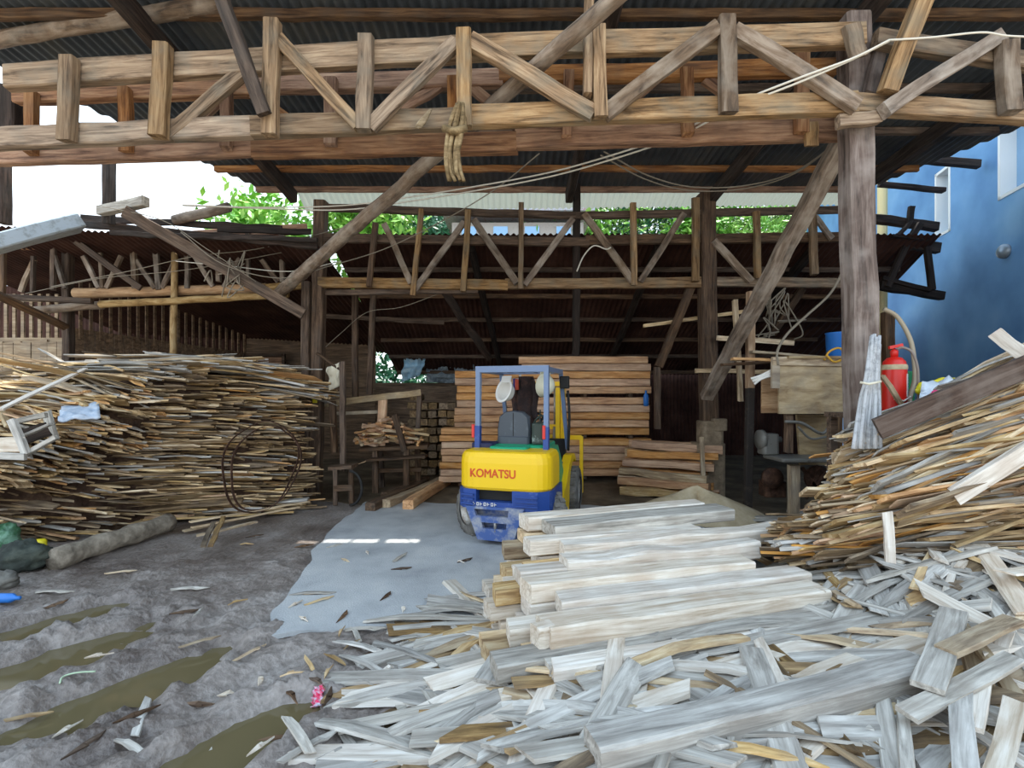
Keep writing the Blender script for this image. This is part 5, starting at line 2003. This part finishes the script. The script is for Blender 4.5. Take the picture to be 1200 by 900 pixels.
hp = [(.0, -.03, .62), (.04, -.06, .63), (.09, -.1, .58), (.12, -.12, .45), (.13, -.12, .3), (.14, -.11, .12)]
m.tube(smooth_path(hp), .012, 8)
m.build('hose', paint('grey_hose', '8c8078', .6), cy)
m = MB()
m.tube([(-.08, -.1, .14), (.0, -.112, .12), (.07, -.1, .16), (.1, -.09, .15)], .008, 6)
m.build('string', WHITE, cbod)
cable('hose', [(1036, 362, 4.9), (1052, 372, 4.9), (1066, 396, 4.85), (1071, 420, 4.8), (1072, 445, 4.75), (1066, 468, 4.7), (1070, 478, 4.65)], .022, paint('beige_hose', 'a99b84', .6), 'thick beige hose curving down behind the red cylinder', 'hose')
m = MB()
m.rbox((0, 0, .2), (.09, .06, .42), .02, 2)
o = solo(m, 'green_case', GREEN_P, 'green plastic case standing behind the red cylinder', 'case')
o.location = V((P(1065, 470, 4.9).x, 4.9, 1.515))
o = timber('batten', P(1034, 440, 4.5), P(1062, 482, 4.45), .03, .04, W_TAN)
tag(o, 'tan batten leaning across the red cylinder', 'batten', None, 'thing')
o = timber('post', P(1042, 500, 7.0), P(1040, 366, 7.0), .12, .14, W_OLD)
tag(o, 'brown post in the shade behind the red cylinder', 'post', None, 'thing')
# white bundle
PALE_STRIP = paint('grey_white_strip', 'b4b6b8', .7, '8f9092', wear_at=.55, scale=14)
wbn = thing('strip_bundle', (P(1010, 520, 3.9).x, 3.9, P(1010, 520, 3.9).z), 'white bundle of long thin plastic strips leaning against the thick post', 'bundle')
rnd = random.Random(15)
for k in range(22):
    t = k / 21
    m = MB()
    a = P(998 + 34 * t + rnd.uniform(-2, 2), 526, 3.80 + rnd.uniform(-.05, .05))
    b2 = P(1008 + 22 * t, 470, 3.86 + rnd.uniform(-.04, .04))
    c = P(1014 + 15 * t, 445, 3.88 + rnd.uniform(-.03, .03))
    d = P(1020 + 11 * t + rnd.uniform(-1, 1), rnd.uniform(390, 408) + 8 * abs(t - .5), 3.92 + rnd.uniform(-.02, .02))
    pts = smooth_path([a, b2, c, d], 4)
    m.tube(pts, [.017 - .004 * i / len(pts) for i in range(len(pts))], 5)
    m.build('strip', PALE_STRIP, wbn, Matrix())
m = MB()
m.tube([P(1008, 448, 3.83), P(1018, 450, 3.79), P(1032, 447, 3.83)], .010, 6)
m.build('tie', CLOTH_W, wbn, Matrix())
# bags on the crest
sheet('plastic_bag', [P(1076, 474, 4.1), P(1140, 466, 4.0), P(1140, 448, 4.3), P(1080, 452, 4.3)], .05, paint('white_bag_film', 'dde4ea', .4, 'c7d3e0', wear_at=.5), 'crumpled white plastic bag on the crest of the sloping pile', 'bag', amp=.09, fold=5, seed=2)
sheet('plastic_bag', [P(1084, 477, 4.04), P(1116, 472, 4.0), P(1118, 458, 4.1), P(1090, 462, 4.1)], .04, PINK_P, 'magenta plastic bag under the white bag on the sloping pile', 'bag', amp=.06, fold=4, seed=3)
sheet('plastic_bag', [P(1072, 460, 4.3), P(1122, 455, 4.3), P(1122, 447, 4.45), P(1076, 452, 4.45)], .03, YEL_P, 'yellow plastic bag behind the white bag on the sloping pile', 'bag', amp=.05, fold=4, seed=5)
sheet('plastic_bag', [P(1150, 455, 3.95), P(1180, 440, 3.9), P(1178, 434, 4.1), P(1148, 444, 4.1)], .03, paint('pale_green_film', 'bcd3c4', .4), 'pale green plastic film near the sticking up board', 'bag', amp=.05, fold=4, seed=6)

# ------------------------------------------------------------------ left heap extras
for i, (rx, rz_, dx, w) in enumerate([(.42, .56, 0, .012), (.38, .51, .05, .012)]):
    c = P(305 + (6 if i else 0), 545 + (2 if i else 0), 6.12 - .06 * i)
    m = MB()
    rings = []
    for k in range(48):
        t = 2 * math.pi * k / 48
        wob = 1 + .04 * math.sin(3 * t + i) + .03 * math.sin(5 * t)
        p = V((c.x + rx * wob * math.cos(t), c.y + .16 * math.sin(t) + .35 * (math.cos(t) * .3), c.z + rz_ * wob * math.sin(t)))
        d = V((math.cos(t), 0, math.sin(t)))
        q = V((0, 1, 0))
        rings.append([p + q * .022 + d * .003, p + q * .022 - d * .003, p - q * .022 - d * .003, p - q * .022 + d * .003])
    rings.append(rings[0])
    m.rings(rings, cap=False)
    solo(m, 'bandsaw_blade', RUST, ['outer rusty saw blade loop leaning on the slab heap', 'inner rusty saw blade loop leaning on the slab heap'][i], 'saw blade')
m = MB()
pts = [G(64, 656, .1), G(110, 640, .11), G(150, 628, .12), G(198, 612, .13)]
sp_ = smooth_path(pts, 6)
rnd = random.Random(2)
rings = []
for i, p in enumerate(sp_):
    d = (sp_[min(i + 1, len(sp_) - 1)] - sp_[max(i - 1, 0)]).normalized()
    u = V((0, 0, 1))
    w = d.cross(u)
    r = .105 + .008 * math.sin(i * 1.1)
    rings.append([p + (u * math.cos(a) + w * math.sin(a)) * r * (1 + .12 * noise.noise(V((i * .5, math.cos(a) * 2, math.sin(a) * 2)))) for a in [2 * math.pi * k / 16 for k in range(16)]])
m.rings(rings, smooth=True)
solo(m, 'log', BARK, 'grey bark covered log lying on the mud in front of the slab heap', 'log')
# grey crate on the near end of the heap
ct = thing('crate', P(30, 540, 4.75), 'grey wooden crate frame lying on the near end of the slab heap', 'crate')
YC = 4.75
for a, c, w, Y in [((14, 492), (31, 532), 8, YC), ((54, 482), (64, 514), 8, YC + .35), ((14, 495), (54, 486), 6, YC + .1), ((30, 532), (66, 512), 5, YC + .05), ((24, 512), (60, 497), 3, YC + .1), ((-10, 534), (30, 535), 8, YC - .02)]:
    timber('frame_bar', P(a[0], a[1], Y), P(c[0], c[1], Y), .05, pxw(w, Y), W_PALEGREY, ct, rough=.003)
timber('side_board', P(-14, 521, YC), P(27, 521, YC), .03, pxw(17, YC), W_PALE, ct, rough=.003)
timber('bottom_board', P(20, 514, YC + .2), P(62, 501, YC + .35), .03, pxw(18, YC), W_DARK, ct)
sheet('plastic_sheet', [P(68, 494, 5.1), P(118, 490, 5.3), P(116, 474, 5.6), P(72, 478, 5.5)], .02, paint('pale_blue_film', 'a3b4c8', .5, 'c4ccd8', wear_at=.5), 'pale blue plastic sheet scrap lying on the slab heap', 'plastic sheet', amp=.06, fold=4, seed=8)
# junk at the heap foot


def lump(name, c, r, mat, label, cat, seed=1, n=14, group=None, rough=.0):
    m = MB()
    rings = []
    nj = 8 if n < 16 else 18
    for j in range(1, nj + 1):
        ph = math.pi * j / (nj + 1)
        rings.append([V((r[0] * math.sin(ph) * math.cos(a), r[1] * math.sin(ph) * math.sin(a), -r[2] * math.cos(ph))) * (1 + .22 * noise.noise(V((math.cos(a) * 1.3 * math.sin(ph), math.sin(a) * 1.3 * math.sin(ph), math.cos(ph) * 1.3 + seed))) + rough * .5 * noise.noise(V((math.cos(a) * 3.2 * math.sin(ph), math.sin(a) * 3.2 * math.sin(ph), math.cos(ph) * 5 + seed)))) for a in [2 * math.pi * k / n for k in range(n)]])
    m.rings(rings, smooth=True)
    o = m.build(name, mat, None, Matrix.Translation(V(c) + V((0, 0, r[2] * .8))))
    return tag(o, label, cat, group, 'thing')


def GG(px, py):
    p = G(px, py, 0)
    p.z = gz(p.x, p.y)
    return p


lump('sack', GG(26, 668), (.24, .16, .15), SACK, 'dark dirty sack slumped at the foot of the slab heap', 'sack', 2, 28, None, .5)
lump('sack', GG(4, 648), (.14, .12, .17), paint('green_sack', '3d6b4a', .7, '6f9680', wear_at=.5), 'greenish sack behind the dark dirty sack', 'sack', 5, 28, None, .5)
lump('rock', GG(2, 690), (.12, .1, .09), ROCK, 'grey rock beside the dark sack at the edge of the mud', 'rock', 3, 20, None, .4)
m = MB()
m.lathe([(0, 0), (.05, 0), (.055, .02), (.055, .08), (.04, .1), (0, .1)], 16)
o = m.build('cap', YEL_P, None, Matrix.Translation(P(47, 643, 5.05)))
tag(o, 'bright yellow plastic cup on top of the dark sack', 'cup', None, 'thing')
lump('paper_scrap', GG(42, 656) + V((0, 0, .05)), (.05, .04, .025), WHITE, 'white paper scrap by the yellow cup', 'paper', 7)
m = MB()
m.lathe([(0, 0), (.035, 0), (.037, .02), (.037, .12), (.015, .16), (.015, .19), (0, .19)], 14, Matrix.Rotation(math.pi / 2, 4, 'Y'))
o = m.build('bottle', BLUE_P, None, Matrix.Translation(GG(-4, 708) + V((0, 0, .035))))
tag(o, 'blue plastic bottle lying at the edge of the mud', 'bottle', None, 'thing')
sheet('wrapper', [GG(366, 822) + V((0, 0, .02)), GG(377, 825) + V((0, 0, .025)), GG(380, 812) + V((0, 0, .05)), GG(368, 813) + V((0, 0, .04))], .004, paint('pink_white_wrapper', 'e63a6a', .4, 'cfd8e6', wear_at=.5, scale=22, bump=0), 'crumpled pink and white wrapper on the mud', 'wrapper', amp=.06, fold=5, seed=3)
m = MB()
m.tube(smooth_path([GG(70, 812) + V((0, 0, .02)), GG(74, 803) + V((0, 0, .02)), GG(90, 798) + V((0, 0, .025)), GG(112, 793) + V((0, 0, .02))]), .005, 6)
solo(m, 'cord', paint('pale_green_cord', 'b9cfae', .6, bump=0), 'short pale green cord trailing into a puddle', 'cord')
# chips on the mud
rnd = random.Random(44)
CH = [slab_mesh(900 + i, [.34, .2, .1, .07, .26, .09, .12, .06, .08][i], [.05, .022, .03, .025, .035, .02, .03, .03, .018][i], .01, .01).mesh('wood_chip', [W_PALEGREY, W_TAN, W_OLD, W_PALE][i % 4]) for i in range(9)]
spots = [(140, 673, .5), (362, 785, -.9), (325, 858, .2), (306, 885, 1.2), (236, 872, .6), (288, 640, .1), (300, 630, .6), (455, 790, .9), (470, 760, .5), (476, 770, 1.3), (425, 740, 0), (500, 735, .1), (560, 745, .05), (480, 752, .3), (410, 760, 1.1), (440, 766, .7), (430, 880, .7), (395, 890, .6)]
spots += [(rnd.uniform(330, 560), rnd.uniform(640, 900), rnd.uniform(0, 3)) for _ in range(46)] + [(rnd.uniform(20, 330), rnd.uniform(650, 890), rnd.uniform(0, 3)) for _ in range(24)]
big = {0: 'pale curved chip alone on the mud below the grey log', 1: 'long pale splinter beside the pink wrapper', 10: 'white straight batten at the edge of the pale ground patch'}
for i, (x, y, a) in enumerate(spots):
    p = GG(x, y)
    pud = False
    o = bpy.data.objects.new('wood_chip', CH[1 if i in (0, 1) else 4 if i == 10 else i % 9])
    COL.objects.link(o)
    inside = patch_d(p.x, p.y) > .6
    o.matrix_basis = Matrix.Translation(p + V((0, 0, .022 if not inside else .04))) @ ypr(a, rnd.uniform(-.05, .05), rnd.uniform(-.1, .1))
    tag(o, big.get(i, 'small wood chip lying loose on the muddy ground'), 'wood chip', None if i in big else 'wood chips on the ground', 'thing')

# ------------------------------------------------------------------ place the pile pieces: largest ones in view become objects, the rest one mass
def finish_piles():
    vs, ps, own = [], [], []
    for o in SC.objects:
        if o.type != 'MESH' or o.name.startswith('crown'):
            continue
        M = WM.get(o.name)
        if M is None:
            continue
        b0 = len(vs)
        vs += [M @ v.co for v in o.data.vertices]
        for p in o.data.polygons:
            ps.append([b0 + i for i in p.vertices])
            own.append(-1)
    idx = 0
    for pl in PILES:
        for vi, mi, M in pl['items']:
            mb = pl['V'][vi][0]
            b0 = len(vs)
            vs += [M @ V(v) for v in mb.v]
            for f in mb.f:
                ps.append([b0 + i for i in f])
                own.append(idx)
            idx += 1
    tree_ = BVHTree.FromPolygons(vs, ps)
    hits = [0] * idx
    org = V((0, 0, HC))
    for py in range(300, 900, 2):
        for px in range(0, 1200, 2):
            if 390 < px < 880 and py < 560:
                continue
            r = tree_.ray_cast(org, V((px - 600, F, YH - py)).normalized())
            if r[2] is not None and own[r[2]] >= 0:
                hits[own[r[2]]] += 1
    idx = 0
    for pl in PILES:
        n = len(pl['items'])
        h = hits[idx:idx + n]
        idx += n
        order = sorted(range(n), key=lambda i: -h[i])
        keep = set(i for i in order[:300] if h[i] > 0)
        rest = [MB() for _ in pl['M']]
        for i, (vi, mi, M) in enumerate(pl['items']):
            if i in keep:
                o = bpy.data.objects.new(pl['name'], pl['V'][vi][1][mi])
                COL.objects.link(o)
                o.matrix_basis = M
                tag(o, pl['label'], pl['cat'], pl['group'], 'thing')
            else:
                mb = pl['V'][vi][0]
                # bake: keep the piece's own axes as a colour-free uv so the grain still follows it
                rest[mi].add([M @ V(v) for v in mb.v], mb.f)
        me = bpy.data.meshes.new(pl['name'] + '_mass')
        vs2, fs2, mi2 = [], [], []
        for k, mb in enumerate(rest):
            b0 = len(vs2)
            vs2 += mb.v
            fs2 += [tuple(i + b0 for i in f) for f in mb.f]
            mi2 += [k] * len(mb.f)
        me.from_pydata(vs2, [], fs2)
        for mt in pl['M']:
            me.materials.append(mt)
        me.polygons.foreach_set('material_index', mi2)
        me.update()
        o = link(pl['name'] + '_mass', me)
        tag(o, pl['rest'], pl['cat'] + 's', kind='stuff')


finish_piles()
